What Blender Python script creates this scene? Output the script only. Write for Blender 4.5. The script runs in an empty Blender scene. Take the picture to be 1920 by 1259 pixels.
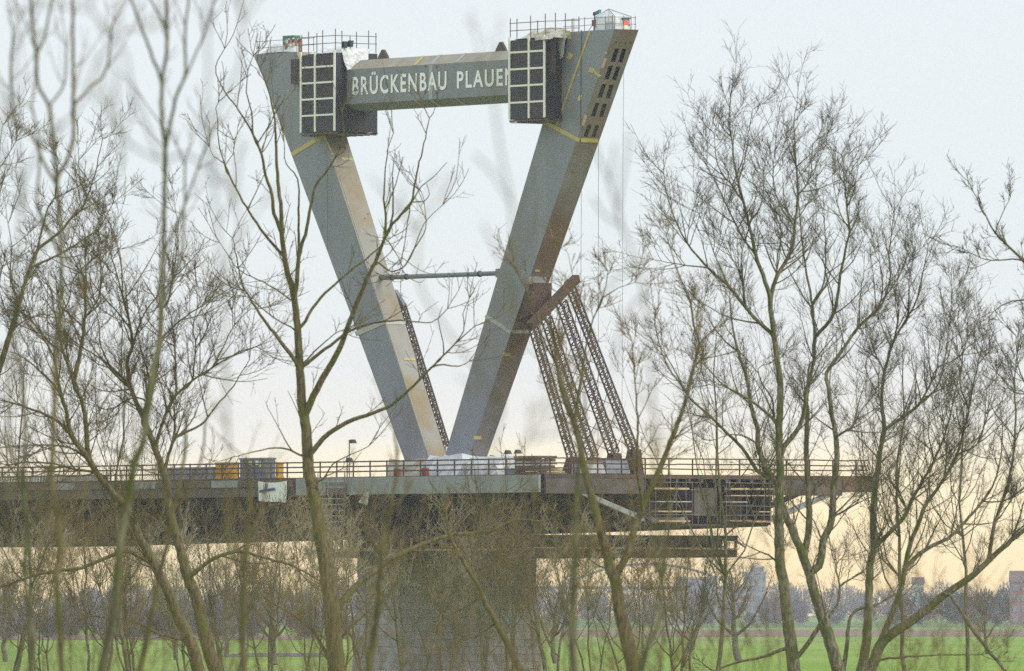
import bpy, bmesh, math, random
import numpy as np
from mathutils import Vector, Matrix

# ------------------------------------------------------------------ camera, sky, sun, exposure
S = bpy.context.scene
C = S.collection
F_PX, HORIZON, CAM_Z = 23200.0, 1140.0, 6.0        # long telephoto view from a dike, 1920 x 1259 frame
cam_d = bpy.data.cameras.new('camera'); cam = bpy.data.objects.new('camera', cam_d); C.objects.link(cam)
cam.location = (0, 0, CAM_Z); cam.rotation_euler = (math.radians(90), 0, 0)
cam_d.sensor_width = 36.0; cam_d.lens = F_PX / 1920 * 36.0
cam_d.shift_y = (HORIZON - 629.5) / 1920
cam_d.clip_start = 1.0; cam_d.clip_end = 40000
cam_d.dof.use_dof = True; cam_d.dof.focus_distance = 800; cam_d.dof.aperture_fstop = 8.5
S.camera = cam

W = bpy.data.worlds.new('World'); S.world = W; W.use_nodes = True
wn, wl = W.node_tree.nodes, W.node_tree.links
wn.clear()
SUN_EL, SUN_AZ = math.radians(32), math.radians(118)      # azimuth clockwise from +Y: right and a little behind the camera
def build_world():
    out = wn.new('ShaderNodeOutputWorld'); bg = wn.new('ShaderNodeBackground'); bg.inputs['Strength'].default_value = 0.1
    sky = wn.new('ShaderNodeTexSky'); sky.sky_type = 'NISHITA'; sky.sun_disc = False
    sky.sun_elevation = SUN_EL; sky.sun_rotation = SUN_AZ; sky.air_density = 1.0; sky.dust_density = 2.0
    tc = wn.new('ShaderNodeTexCoord'); sep = wn.new('ShaderNodeSeparateXYZ'); wl.new(tc.outputs['Generated'], sep.inputs[0])
    mr = wn.new('ShaderNodeMapRange'); mr.inputs['From Min'].default_value = -0.002; mr.inputs['From Max'].default_value = 0.06
    # soft cloud unevenness shifts the bands a little
    mp = wn.new('ShaderNodeMapping'); mp.inputs['Scale'].default_value = (14, 14, 90)
    nz = wn.new('ShaderNodeTexNoise'); nz.inputs['Scale'].default_value = 1.6; nz.inputs['Detail'].default_value = 3
    wl.new(tc.outputs['Generated'], mp.inputs[0]); wl.new(mp.outputs[0], nz.inputs['Vector'])
    ma = wn.new('ShaderNodeMath'); ma.operation = 'MULTIPLY_ADD'; ma.inputs[1].default_value = 0.008; ma.inputs[2].default_value = -0.004
    wl.new(nz.outputs['Fac'], ma.inputs[0])
    ad = wn.new('ShaderNodeMath'); wl.new(sep.outputs['Z'], ad.inputs[0]); wl.new(ma.outputs[0], ad.inputs[1])
    wl.new(ad.outputs[0], mr.inputs['Value'])
    cr = wn.new('ShaderNodeValToRGB'); wl.new(mr.outputs[0], cr.inputs[0])
    stops = [(0.0, (1.16, .80, .34)), (0.08, (1.24, .90, .37)), (0.14, (1.20, .93, .45)), (0.20, (.98, .85, .57)),
             (0.26, (.79, .77, .70)), (0.36, (.69, .715, .715)), (0.60, (.65, .705, .725)), (1.0, (.655, .695, .735))]
    els = cr.color_ramp.elements
    while len(els) < len(stops): els.new(0.5)
    for e, (p, c) in zip(els, stops): e.position = p; e.color = (*c, 1)
    # the cloud sheet goes on to the zenith, brightened upwards to raise the ambient light
    cr2 = wn.new('ShaderNodeValToRGB'); wl.new(sep.outputs['Z'], cr2.inputs[0])
    cr2.color_ramp.elements[0].position = 0.06; cr2.color_ramp.elements[0].color = (1, 1, 1, 1)
    cr2.color_ramp.elements[1].position = 1.0; cr2.color_ramp.elements[1].color = (1.28, 1.30, 1.34, 1)
    mul = wn.new('ShaderNodeMix'); mul.data_type = 'RGBA'; mul.blend_type = 'MULTIPLY'; mul.inputs['Factor'].default_value = 1
    wl.new(cr.outputs[0], mul.inputs['A']); wl.new(cr2.outputs[0], mul.inputs['B'])
    sc = wn.new('ShaderNodeVectorMath'); sc.operation = 'SCALE'; sc.inputs['Scale'].default_value = 10.0
    wl.new(mul.outputs['Result'], sc.inputs[0])
    mix = wn.new('ShaderNodeMix'); mix.data_type = 'RGBA'; mix.inputs['Factor'].default_value = 0.92   # cloud cover
    wl.new(sky.outputs[0], mix.inputs['A']); wl.new(sc.outputs[0], mix.inputs['B'])
    wl.new(mix.outputs['Result'], bg.inputs['Color']); wl.new(bg.outputs[0], out.inputs[0])
build_world()
sun_d = bpy.data.lights.new('sun', 'SUN'); sun = bpy.data.objects.new('sun', sun_d); C.objects.link(sun)
sun_d.energy = 1.5; sun_d.angle = math.radians(28); sun_d.color = (1, .95, .87)
_sd = Vector((math.sin(SUN_AZ) * math.cos(SUN_EL), math.cos(SUN_AZ) * math.cos(SUN_EL), math.sin(SUN_EL)))
sun.rotation_euler = _sd.to_track_quat('Z', 'Y').to_euler()
sun.location = (60, -60, 80)
S.view_settings.view_transform = 'Standard'; S.view_settings.look = 'None'
S.view_settings.exposure = 0.45; S.view_settings.gamma = 1.0; S.view_settings.use_curve_mapping = False
S.render.engine = 'CYCLES'
S.cycles.max_bounces = 4; S.cycles.diffuse_bounces = 2; S.cycles.glossy_bounces = 2
S.cycles.transmission_bounces = 4; S.cycles.transparent_max_bounces = 8; S.cycles.volume_bounces = 0
S.cycles.use_denoising = False; S.cycles.use_adaptive_sampling = False

# ------------------------------------------------------------------ projection helpers
def P(px, py, Y):                       # photo pixel and distance to a point of the place
    return Vector(((px - 960) / F_PX * Y, Y, CAM_Z + (HORIZON - py) / F_PX * Y))
TH = math.radians(55); CT, ST = math.cos(TH), math.sin(TH)
BX, BY = (838 - 960) / F_PX * 1000, 1000.0          # foot of the pylon; the bridge runs from far left to near right
def to_local(p):
    dx, dy = p[0] - BX, p[1] - BY
    return Vector((dx * CT - dy * ST, dx * ST + dy * CT, p[2]))
def ray_local(px, py):
    o = to_local((0, 0, CAM_Z)); q = to_local(P(px, py, 1000))
    return o, (q - o)
def hit(px, py, p0, n):
    o, d = ray_local(px, py)
    t = (p0 - o).dot(n) / d.dot(n)
    return o + d * t
def onv(px, py, v): return hit(px, py, Vector((0, v, 0)), Vector((0, 1, 0)))
def onu(px, py, u): return hit(px, py, Vector((u, 0, 0)), Vector((1, 0, 0)))
def onz(px, py, z): return hit(px, py, Vector((0, 0, z)), Vector((0, 0, 1)))

# ------------------------------------------------------------------ materials
MATS = {}
def mat(name, col, col2=None, rough=.7, metal=0.0, scale=2.0, detail=5, lo=.35, hi=.7, bump=0.0, stretch=None, col3=None, spec=.3,
        lo3=.58, hi3=.72, scale3=None, stretch3=None):
    m = bpy.data.materials.new(name); m.use_nodes = True; MATS[name] = m
    n, l = m.node_tree.nodes, m.node_tree.links
    b = n['Principled BSDF']; b.inputs['Roughness'].default_value = rough; b.inputs['Metallic'].default_value = metal
    b.inputs['Specular IOR Level'].default_value = spec
    tc = n.new('ShaderNodeTexCoord')
    def noise(sc, st, off):
        mp = n.new('ShaderNodeMapping'); mp.inputs['Location'].default_value = (off, off * .7, off * .3)
        if st: mp.inputs['Scale'].default_value = st
        l.new(tc.outputs['Object'], mp.inputs[0])
        t = n.new('ShaderNodeTexNoise'); t.inputs['Scale'].default_value = sc; t.inputs['Detail'].default_value = detail
        l.new(mp.outputs[0], t.inputs['Vector']); return t
    base = None
    if col2 is None: col2 = tuple(c * .75 for c in col)
    t = noise(scale, stretch, 0)
    r = n.new('ShaderNodeValToRGB'); l.new(t.outputs['Fac'], r.inputs[0])
    r.color_ramp.elements[0].position = lo; r.color_ramp.elements[0].color = (*col, 1)
    r.color_ramp.elements[1].position = hi; r.color_ramp.elements[1].color = (*col2, 1)
    base = r.outputs[0]
    if col3:
        t3 = noise(scale3 or scale * .6, stretch3, 31.7)
        r3 = n.new('ShaderNodeValToRGB'); l.new(t3.outputs['Fac'], r3.inputs[0])
        r3.color_ramp.elements[0].position = lo3; r3.color_ramp.elements[0].color = (0, 0, 0, 1)
        r3.color_ramp.elements[1].position = hi3; r3.color_ramp.elements[1].color = (1, 1, 1, 1)
        mx = n.new('ShaderNodeMix'); mx.data_type = 'RGBA'; l.new(r3.outputs[0], mx.inputs['Factor'])
        l.new(base, mx.inputs['A']); mx.inputs['B'].default_value = (*col3, 1); base = mx.outputs['Result']
    l.new(base, b.inputs['Base Color'])
    if bump:
        bp = n.new('ShaderNodeBump'); bp.inputs['Strength'].default_value = bump; bp.inputs['Distance'].default_value = .05
        l.new(t.outputs['Fac'], bp.inputs['Height']); l.new(bp.outputs[0], b.inputs['Normal'])
    return m
mat('steel', (.255, .27, .30), (.22, .235, .265), rough=.55, scale=.5, stretch=(1, 1, .35), col3=(.19, .17, .13), scale3=.22, lo3=.5, hi3=.8, stretch3=(1.4, 1, .5))
mat('steel_stained_lit', (.33, .32, .285), (.27, .255, .21), rough=.6, scale=.7, stretch=(1, 1, .25), col3=(.27, .2, .09), scale3=.25, lo3=.48, hi3=.7)  # ochre stains, with skylight on the upturned inner face put into a lighter base
mat('steel_rusty_shaded', (.20, .19, .185), (.16, .14, .12), rough=.7, scale=.6, col3=(.15, .095, .06), scale3=.16, lo3=.42, hi3=.62)  # rust patches, with shade of the downturned outer face put into a darker base
mat('steel_beam', (.24, .25, .275), (.215, .225, .25), rough=.5, scale=.6)
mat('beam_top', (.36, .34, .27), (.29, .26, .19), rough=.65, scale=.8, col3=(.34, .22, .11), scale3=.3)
mat('white_paint', (.80, .80, .78), (.74, .74, .72), rough=.6)
mat('letter_paint', (.93, .93, .93), (.90, .90, .90), rough=.6)
mat('pale_band', (.46, .45, .42), (.36, .35, .32), rough=.7, scale=2)
mat('seam_paint', (.40, .42, .42), (.36, .38, .38))
mat('tape', (.56, .46, .17), (.47, .37, .12), rough=.55, scale=3)
mat('tape_pink', (.62, .40, .24), (.52, .32, .18), rough=.6)
mat('plywood', (.040, .034, .040), (.055, .042, .046), rough=.55, scale=1.2)
mat('plywood_b', (.033, .034, .045), (.042, .042, .052), rough=.55, scale=1.2)
mat('batten', (.88, .87, .80), (.80, .78, .70), rough=.6)
mat('scaffold_tube', (.18, .18, .18), (.22, .17, .13), rough=.5, metal=.4, scale=4)
mat('rust_dark', (.15, .095, .055), (.085, .055, .036), rough=.85, scale=.9, col3=(.060, .055, .058), scale3=.3, lo3=.45, hi3=.65)
mat('rust_tube', (.10, .06, .042), (.07, .045, .035), rough=.85, scale=3)
mat('lattice', (.10, .068, .045), (.07, .055, .04), rough=.8, scale=2)
mat('deck_steel', (.125, .105, .092), (.075, .06, .05), rough=.8, scale=.7, col3=(.17, .11, .065), scale3=.35)
mat('fascia', (.30, .31, .31), (.24, .245, .24), rough=.8, scale=.8, stretch=(1, 1, .4), col3=(.21, .19, .15), scale3=.5)
mat('fascia_wood', (.14, .11, .08), (.10, .08, .06), rough=.9, scale=1.2)
mat('timber', (.30, .21, .12), (.22, .15, .08), rough=.85, scale=2.5, stretch=(1, 1, 3))
mat('timber_new', (.55, .40, .23), (.44, .31, .17), rough=.85, scale=2.5)
mat('far_window', (.22, .24, .27), (.2, .22, .25))
mat('timber_old', (.17, .12, .08), (.11, .08, .055), rough=.9, scale=2.5)
mat('stone_a', (.46, .45, .42), (.38, .37, .34), rough=.95, scale=2.2, bump=.3, col3=(.30, .28, .22), scale3=.7)
mat('stone_b', (.42, .42, .40), (.35, .34, .31), rough=.95, scale=2.5, bump=.3, col3=(.29, .27, .21), scale3=.8)
mat('stone_c', (.50, .485, .45), (.42, .40, .36), rough=.95, scale=1.9, bump=.3, col3=(.33, .30, .24), scale3=.6)
mat('mortar', (.42, .41, .38), (.36, .35, .32), rough=1)
mat('concrete', (.38, .375, .355), (.32, .31, .29), rough=.95, scale=.7, stretch=(1, 1, .3))
mat('tarp', (.72, .74, .74), (.58, .60, .60), rough=.35, scale=1.4, spec=.5)
mat('tarp_beige', (.56, .52, .43), (.44, .40, .32), rough=.6, scale=1.3)
mat('container_yellow', (.62, .36, .035), (.52, .29, .03), rough=.5, scale=2)
mat('container_grey', (.20, .225, .25), (.17, .19, .21), rough=.5, scale=2)
mat('red_paint', (.26, .06, .045), (.20, .05, .04), rough=.6)
mat('blue_paint', (.12, .24, .34), (.10, .2, .28), rough=.6)
mat('green_paint', (.05, .30, .20), (.04, .24, .16), rough=.6)
mat('purple_paint', (.16, .06, .13), (.2, .06, .06), rough=.6)
mat('black_metal', (.02, .024, .03), (.03, .033, .04), rough=.5)
mat('dark_glass', (.02, .045, .065), (.025, .05, .07), rough=.2, spec=.5)
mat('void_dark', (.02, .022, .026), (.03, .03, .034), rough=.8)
mat('rope', (.16, .155, .15), (.12, .12, .115), rough=.9)
mat('yellow_sign', (.65, .6, .08), (.6, .55, .07))
mat('navy_print', (.04, .06, .25), (.04, .06, .22))
mat('bark', (.19, .152, .082), (.085, .068, .040), rough=.95, scale=17, stretch=(1, 1, .22), lo=.42, hi=.60, bump=.8, col3=(.125, .118, .042), scale3=2.2, lo3=.46, hi3=.66)
mat('bark_grey', (.215, .19, .125), (.095, .084, .054), rough=.95, scale=17, stretch=(1, 1, .22), lo=.42, hi=.60, bump=.8, col3=(.090, .100, .030), scale3=2.0, lo3=.45, hi3=.63)
mat('twig', (.165, .130, .068), (.115, .088, .048), rough=.9, scale=1.5)
mat('twig_grey', (.16, .135, .085), (.11, .092, .058), rough=.9, scale=1.5)
mat('twig_brown', (.26, .19, .095), (.18, .125, .062), rough=.9, scale=1.0)
mat('twig_pale', (.42, .36, .24), (.30, .25, .155), rough=.9, scale=1.0)
mat('far_twig', (.20, .18, .17), (.14, .125, .12), rough=.95, scale=.03)  # tone lightened so the colour carries part of the distance haze
mat('far_evergreen', (.030, .050, .042), (.022, .038, .034), rough=.95, scale=.05)
mat('house_wall', (.55, .55, .53), (.48, .48, .46), scale=.2)
mat('house_grey', (.36, .37, .40), (.32, .33, .36), scale=.2)
mat('house_brick', (.30, .16, .12), (.25, .13, .10), scale=.2)
mat('roof_tile', (.16, .10, .085), (.13, .08, .07), scale=.3)
mat('arch_steel', (.20, .23, .27), (.18, .2, .24), scale=.1)
def ground_mat():
    m = mat('grass', (.175, .285, .035), (.25, .33, .06), rough=1.0, scale=.05, stretch=(1, .12, 1), col3=(.21, .21, .085), scale3=.006, lo3=.5, hi3=.7, stretch3=(1, .2, 1), spec=.05)
    return m
ground_mat()
mat('soil', (.25, .18, .125), (.20, .145, .10), rough=1, scale=.03, stretch=(1, .3, 1), spec=.05)
mat('field_pale', (.14, .22, .07), (.12, .18, .06), rough=1, scale=.01, stretch=(1, .3, 1), spec=.05)
mat('road_grey', (.14, .125, .125), (.11, .10, .10), rough=1, scale=.05, spec=.05)
def clear_sheet():
    m = bpy.data.materials.new('clear_sheet'); m.use_nodes = True; MATS['clear_sheet'] = m
    n, l = m.node_tree.nodes, m.node_tree.links
    b = n['Principled BSDF']; b.inputs['Base Color'].default_value = (.82, .86, .88, 1); b.inputs['Roughness'].default_value = .3
    tr = n.new('ShaderNodeBsdfTransparent'); mx = n.new('ShaderNodeMixShader'); mx.inputs[0].default_value = .62
    l.new(tr.outputs[0], mx.inputs[1]); l.new(b.outputs[0], mx.inputs[2]); l.new(mx.outputs[0], n['Material Output'].inputs[0])
clear_sheet()
def glow(name, col, e):
    m = bpy.data.materials.new(name); m.use_nodes = True; MATS[name] = m
    b = m.node_tree.nodes['Principled BSDF']; b.inputs['Base Color'].default_value = (*col, 1)
    b.inputs['Emission Color'].default_value = (*col, 1); b.inputs['Emission Strength'].default_value = e
glow('red_lamp', (1, .03, .05), 1.6); glow('amber_lamp', (1, .6, .03), .8)

# ------------------------------------------------------------------ mesh helpers
def tag(o, label=None, cat=None, group=None, kind=None):
    if label: o['label'] = label
    if cat: o['category'] = cat
    if group: o['group'] = group
    if kind: o['kind'] = kind
    return o
def link(name, me, parent=None, loc=(0, 0, 0), rot=None):
    o = bpy.data.objects.new(name, me); C.objects.link(o)
    o.location = loc
    if rot is not None: o.rotation_euler = rot
    if parent is not None: o.parent = parent
    return o
class MB:
    def __init__(s): s.v, s.f = [], []
    def add(s, vs, fs):
        k = len(s.v); s.v += [tuple(p) for p in vs]; s.f += [tuple(i + k for i in f) for f in fs]; return s
    def hexa(s, b, t):              # bottom 4, top 4 points
        return s.add(list(b) + list(t), [(3, 2, 1, 0), (4, 5, 6, 7), (0, 1, 5, 4), (1, 2, 6, 5), (2, 3, 7, 6), (3, 0, 4, 7)])
    def box(s, a, b):
        x0, y0, z0 = a; x1, y1, z1 = b
        return s.hexa([(x0, y0, z0), (x1, y0, z0), (x1, y1, z0), (x0, y1, z0)], [(x0, y0, z1), (x1, y0, z1), (x1, y1, z1), (x0, y1, z1)])
    def beam(s, p, q, w, h=None, up=(0, 0, 1)):
        h = h or w; p, q = Vector(p), Vector(q); d = (q - p).normalized(); up = Vector(up)
        if abs(d.dot(up)) > .97: up = Vector((1, 0, 0))
        a = d.cross(up).normalized() * (w / 2); b = a.cross(d).normalized() * (h / 2)
        return s.hexa([p - a - b, p + a - b, p + a + b, p - a + b], [q - a - b, q + a - b, q + a + b, q - a + b])
    def tube(s, p, q, r, n=6, r2=None):
        p, q = Vector(p), Vector(q); d = (q - p).normalized(); up = Vector((0, 0, 1)) if abs(d.z) < .9 else Vector((1, 0, 0))
        a = d.cross(up).normalized(); b = a.cross(d); r2 = r if r2 is None else r2
        vs = [p + (a * math.cos(t) + b * math.sin(t)) * r for t in [2 * math.pi * i / n for i in range(n)]]
        vs += [q + (a * math.cos(t) + b * math.sin(t)) * r2 for t in [2 * math.pi * i / n for i in range(n)]]
        fs = [(i, (i + 1) % n, n + (i + 1) % n, n + i) for i in range(n)] + [tuple(range(n))[::-1], tuple(range(n, 2 * n))]
        return s.add(vs, fs)
    def prism(s, poly, off):
        n = len(poly); off = Vector(off); a = [Vector(p) for p in poly]; b = [p + off for p in a]
        return s.add(a + b, [tuple(range(n)), tuple(range(2 * n - 1, n - 1, -1))] + [(i, n + i, n + (i + 1) % n, (i + 1) % n) for i in range(n)])
    def mesh(s, name, m, base=(0, 0, 0), smooth=False):
        me = bpy.data.meshes.new(name)
        me.from_pydata([(p[0] - base[0], p[1] - base[1], p[2] - base[2]) for p in s.v], [], s.f)
        bm = bmesh.new(); bm.from_mesh(me); bmesh.ops.recalc_face_normals(bm, faces=bm.faces); bm.to_mesh(me); bm.free()
        me.materials.append(MATS[m])
        if smooth:
            for p in me.polygons: p.use_smooth = True
        return me
    def build(s, name, m, parent=None, base=(0, 0, 0), smooth=False):
        return link(name, s.mesh(name, m, base, smooth), parent)
def root(name, label, cat, loc, rotz=0, group=None):
    o = bpy.data.objects.new(name, None); C.objects.link(o); o.location = loc; o.rotation_euler = (0, 0, rotz)
    o.empty_display_size = .5
    return tag(o, label, cat, group)
class Thing:                         # a thing of the bridge, in bridge coordinates u (along), v (across), z
    def __init__(s, name, label, cat, base, group=None):
        s.b = Vector(base)
        w = Vector((BX + s.b.x * CT + s.b.y * ST, BY - s.b.x * ST + s.b.y * CT, s.b.z))
        s.o = root(name, label, cat, w, -TH, group)
    def part(s, name, mb, m, parent=None, smooth=False):
        return mb.build(name, m, parent or s.o, s.b, smooth)
    def copy(s, name, me, at, parent=None, rot=None):     # a piece sharing mesh data, placed at bridge coordinates
        p = Vector(at) - s.b
        return link(name, me, parent or s.o, p, rot)
def solo(name, mb, m, label, cat, base, group=None, smooth=False):   # a thing of a single mesh on the bridge
    b = Vector(base); me = mb.mesh(name, m, b, smooth)
    o = link(name, me, None, (BX + b.x * CT + b.y * ST, BY - b.x * ST + b.y * CT, b.z), (0, 0, -TH))
    return tag(o, label, cat, group)
def np_mesh(name, verts, quads, m, parent=None, loc=(0, 0, 0), smooth=True):
    me = bpy.data.meshes.new(name); nv, nf = len(verts), len(quads); k = quads.shape[1]
    me.vertices.add(nv); me.vertices.foreach_set('co', np.ascontiguousarray(verts, dtype=np.float32).ravel())
    me.loops.add(nf * k); me.loops.foreach_set('vertex_index', np.ascontiguousarray(quads, dtype=np.int32).ravel())
    me.polygons.add(nf); me.polygons.foreach_set('loop_start', np.arange(0, nf * k, k, dtype=np.int32))
    me.polygons.foreach_set('loop_total', np.full(nf, k, dtype=np.int32))
    if smooth: me.polygons.foreach_set('use_smooth', np.ones(nf, dtype=bool))
    me.update(calc_edges=True); me.materials.append(MATS[m])
    return link(name, me, parent, loc)

# ------------------------------------------------------------------ ground and fields
def sheet(name, x0, x1, y0, y1, z, m, nx=1, ny=1, wob=0.0):
    mb = MB(); rnd = random.Random(name)
    if nx == 1: mb.add([(x0, y0, z), (x1, y0, z), (x1, y1, z), (x0, y1, z)], [(0, 1, 2, 3)])
    else:
        vs, fs = [], []
        for i in range(nx + 1):
            x = x0 + (x1 - x0) * i / nx
            vs += [(x, y0 + rnd.uniform(-wob, wob), z), (x, y1 + rnd.uniform(-wob, wob), z)]
        for i in range(nx): fs.append((2 * i, 2 * i + 2, 2 * i + 3, 2 * i + 1))
        mb.add(vs, fs)
    return tag(mb.build(name, m), kind='structure')
sheet('ground', -2600, 2600, -250, 9000, 0, 'grass')
sheet('ploughed_strip', 8, 420, 2560, 3380, .03, 'soil', 24, 1, 40)
sheet('far_pasture', -420, 420, 3750, 5200, .03, 'field_pale', 20, 1, 50)
sheet('field_road', -36, -22, 1515, 1630, .03, 'road_grey', 8, 1, 4)
sheet('bare_earth', -150, -40, 2300, 2700, .03, 'soil', 12, 1, 30)

# ------------------------------------------------------------------ bridge: pylon
def lerp(a, b, t): return a + (b - a) * t
def build_pylon():
    T = Thing('bridge_pylon', 'huge grey steel V shaped bridge pylon with lettered cross beam at its top', 'pylon', (0, 0, 16.6))
    VT, VB = 1.18, .9                                  # half thickness at top and foot
    def leg(corners, name, mm, side_m, openings=None, label=None):
        # corners: front face pixels TL, TR, BR, BL
        pts = []
        for (px, py), v in zip(corners, (VT, VT, VB, VB)): pts.append(onv(px, py, -v))
        tl, tr, br, bl = pts
        zt = (tl.z + tr.z) / 2; tl.z = tr.z = zt
        zb = 16.6                                      # run the foot down into the deck
        def down(a, b): t = (zb - a.z) / (b.z - a.z); return a + (b - a) * t
        bl, br = down(tl, bl), down(tr, br)
        vb = -bl.y
        back = lambda p: Vector((p.x, -p.y, p.z))
        fr = [tl, tr, br, bl]; bk = [back(p) for p in fr]
        mb = MB(); mb.add(fr + bk, [(0, 1, 2, 3), (7, 6, 5, 4), (0, 4, 5, 1), (3, 2, 6, 7), (0, 3, 7, 4)])
        o = T.part(name, mb, mm)
        if label: o['label'] = label
        # the right hand face, with cable openings cut where the photograph has them
        R = [tr, bk[1], bk[2], br]; n = (R[1] - R[0]).cross(R[2] - R[0]).normalized()
        if n.x < 0: n = -n
        bm = bmesh.new(); es = []
        def loop(ps):
            vs = [bm.verts.new(p - T.b) for p in ps]
            return [bm.edges.new((vs[i], vs[(i + 1) % len(vs)])) for i in range(len(vs))]
        es += loop(R); recess = []
        for op in (openings or []):
            ps = [hit(px, py, tr, n) for px, py in op]; es += loop(ps); recess.append(ps)
        bmesh.ops.triangle_fill(bm, use_beauty=True, use_dissolve=False, edges=es)
        me = bpy.data.meshes.new('side_plate'); bm.to_mesh(me); bm.free(); me.materials.append(MATS[side_m])
        so = link('side_plate', me, o)
        for ps in recess:
            inn = [p - n * .5 for p in ps]; q = MB()
            q.add(ps + inn, [(0, 1, 5, 4), (1, 2, 6, 5), (2, 3, 7, 6), (3, 0, 4, 7), (4, 5, 6, 7)])
            T.part('cable_opening', q, 'void_dark', o)
            bars = MB()                                 # anchor frames inside the opening
            for t in (.34,):
                a = lerp(ps[0], ps[3], t) - n * .3; b = lerp(ps[1], ps[2], t + .12) - n * .3
                bars.beam(a, b, .05, .07)
            T.part('anchor_bar', bars, 'steel_rusty_shaded', o)
        nf = (tr - tl).cross(bl - tl).normalized()
        if nf.y > 0: nf = -nf
        return o, tl, nf, tr, n
    def plate(leg_o, p0, n, pix, m, name='tape_strip', th=.03):
        ps = [hit(px, py, p0, n) + n * .012 for px, py in pix]
        mb = MB(); mb.prism(ps, n * th); return T.part(name, mb, m, leg_o)
    def band(leg_o, p0, n, a, b, w, m, name='tape_strip'):
        (x0, y0), (x1, y1) = a, b; L = math.hypot(x1 - x0, y1 - y0); nx, ny = -(y1 - y0) / L * w / 2, (x1 - x0) / L * w / 2
        return plate(leg_o, p0, n, [(x0 + nx, y0 + ny), (x1 + nx, y1 + ny), (x1 - nx, y1 - ny), (x0 - nx, y0 - ny)], m, name)
    z = lambda pts: [(840 + x / 4.2, y / 4.2) for x, y in pts]
    rows = [[(1315, 385), (1348, 383), (1315, 490), (1280, 490)], [(1372, 385), (1405, 387), (1372, 495), (1340, 492)],
            [(1265, 522), (1299, 520), (1265, 628), (1230, 628)], [(1325, 525), (1357, 525), (1323, 635), (1290, 632)],
            [(1212, 665), (1246, 662), (1212, 770), (1178, 770)], [(1272, 668), (1306, 668), (1273, 778), (1240, 775)],
            [(1160, 815), (1192, 812), (1158, 918), (1125, 920)], [(1220, 818), (1253, 818), (1220, 925), (1188, 925)],
            [(1100, 985), (1133, 982), (1098, 1080), (1067, 1078)], [(1160, 988), (1192, 988), (1158, 1082), (1130, 1082)]]
    L, lp, ln, lq, lm = leg([(477, 103), (556, 97), (800, 845), (752, 845)], 'leg', 'steel', 'steel_stained_lit', label='box leg with ochre stained inner face')
    Rr, rp, rn, rq, rm = leg([(1068, 60), (1152, 55), (884, 842), (838, 842)], 'leg', 'steel', 'steel_rusty_shaded', [z(r) for r in rows], label='leg with ten dark cable openings and yellow tape')
    # adhesive tape, masking strips and pale bands on the legs
    band(L, lp, ln, (548, 290), (608, 253), 7.5, 'tape'); band(L, lp, ln, (609, 255), (625, 292), 2.6, 'tape')
    band(L, lp, ln, (626, 296), (798, 838), 1.8, 'pale_band', 'edge_strip')
    band(L, lq, lm, (640, 298), (662, 300), 4.5, 'tape'); band(L, lq, lm, (757, 674), (779, 675), 4, 'tape')
    band(L, lp, ln, (667, 627), (722, 603), 9, 'pale_band', 'painted_band'); band(L, lq, lm, (724, 606), (760, 606), 6, 'pale_band', 'painted_band')
    band(Rr, rp, rn, (1016, 226), (1087, 264), 7.5, 'tape'); band(Rr, rq, rm, (1089, 263), (1121, 264), 7, 'tape')
    band(Rr, rp, rn, (1107, 58), (1044, 236), 3.2, 'tape')
    band(Rr, rp, rn, (911, 592), (958, 624), 7, 'pale_band', 'painted_band'); band(Rr, rq, rm, (960, 622), (992, 622), 6.5, 'pale_band', 'painted_band')
    band(Rr, rq, rm, (942, 665), (956, 665), 5, 'tape'); band(Rr, rq, rm, (888, 821), (902, 821), 6, 'tape')
    band(Rr, rq, rm, (1003, 508), (1012, 508), 4, 'tape')
    for c, w, h, t in (((1067, 66), 8, 16, -.2), ((1069, 106), 9, 12, .5), ((1048, 158), 11, 10, .15), ((1088, 184), 6, 12, .3), ((1110, 132), 10, 9, .3)):
        ca, sa = math.cos(t), math.sin(t)
        plate(Rr, rp, rn, [(c[0] + x * ca - y * sa, c[1] + x * sa + y * ca) for x, y in ((-w / 2, -h / 2), (w / 2, -h / 2), (w / 2, h / 2), (-w / 2, h / 2))], 'tape', 'tape_patch')
    band(Rr, rp, rn, (1114, 134), (1125, 144), 5, 'tape', 'tape_patch')
    band(Rr, rp, rn, (1136, 110), (1130, 128), 4, 'tape_pink', 'tape_patch'); band(Rr, rp, rn, (1099, 216), (1093, 236), 4.5, 'tape_pink', 'tape_patch')
    band(Rr, rp, rn, (1133, 99), (1138, 100), 3, 'tape_pink', 'tape_patch')
    plate(Rr, rq, rm, [(963, 633), (985, 633), (973, 652), (958, 652)], 'rust_dark', 'stain_patch')
    for px, py in ((1155, 79), (1163, 80), (1173, 81), (1182, 81)):
        c = hit(px, py, rq, rm); mb = MB(); mb.tube(c - rm * .02, c + rm * .05, .06, 8); T.part('bolt_head', mb, 'void_dark', Rr)
    for px, py in ((541, 170), (1085, 141)):
        pp, nn = ((lp, ln) if px < 700 else (rp, rn)); c = hit(px, py, pp, nn); mb = MB(); mb.tube(c - nn * .02, c + nn * .05, .055, 8); T.part('bolt_head', mb, 'white_paint', L if px < 700 else Rr)
    for px, py in ((609, 287), (576, 364), (605, 424), (690, 402), (684, 410), (700, 545), (1077, 288), (1074, 322)):
        pp, nn, oo = (lp, ln, L) if px < 610 else (lq, lm, L) if px < 800 else (rq, rm, Rr)
        c = hit(px, py, pp, nn); mb = MB(); mb.tube(c, c + nn * .02, .07, 7); T.part('paint_mark', mb, 'red_paint', oo)
    # cross beam with chamfered edges: front face px corners
    VF = -1.35
    a, b = onv(650, 132, VF), onv(953, 111, VF); c, d = onv(650, 197, VF), onv(953, 177, VF)
    zt, zb = (a.z + b.z) / 2, (c.z + d.z) / 2
    u0, u1 = onv(600, 160, VF).x, onv(1040, 140, VF).x
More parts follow.
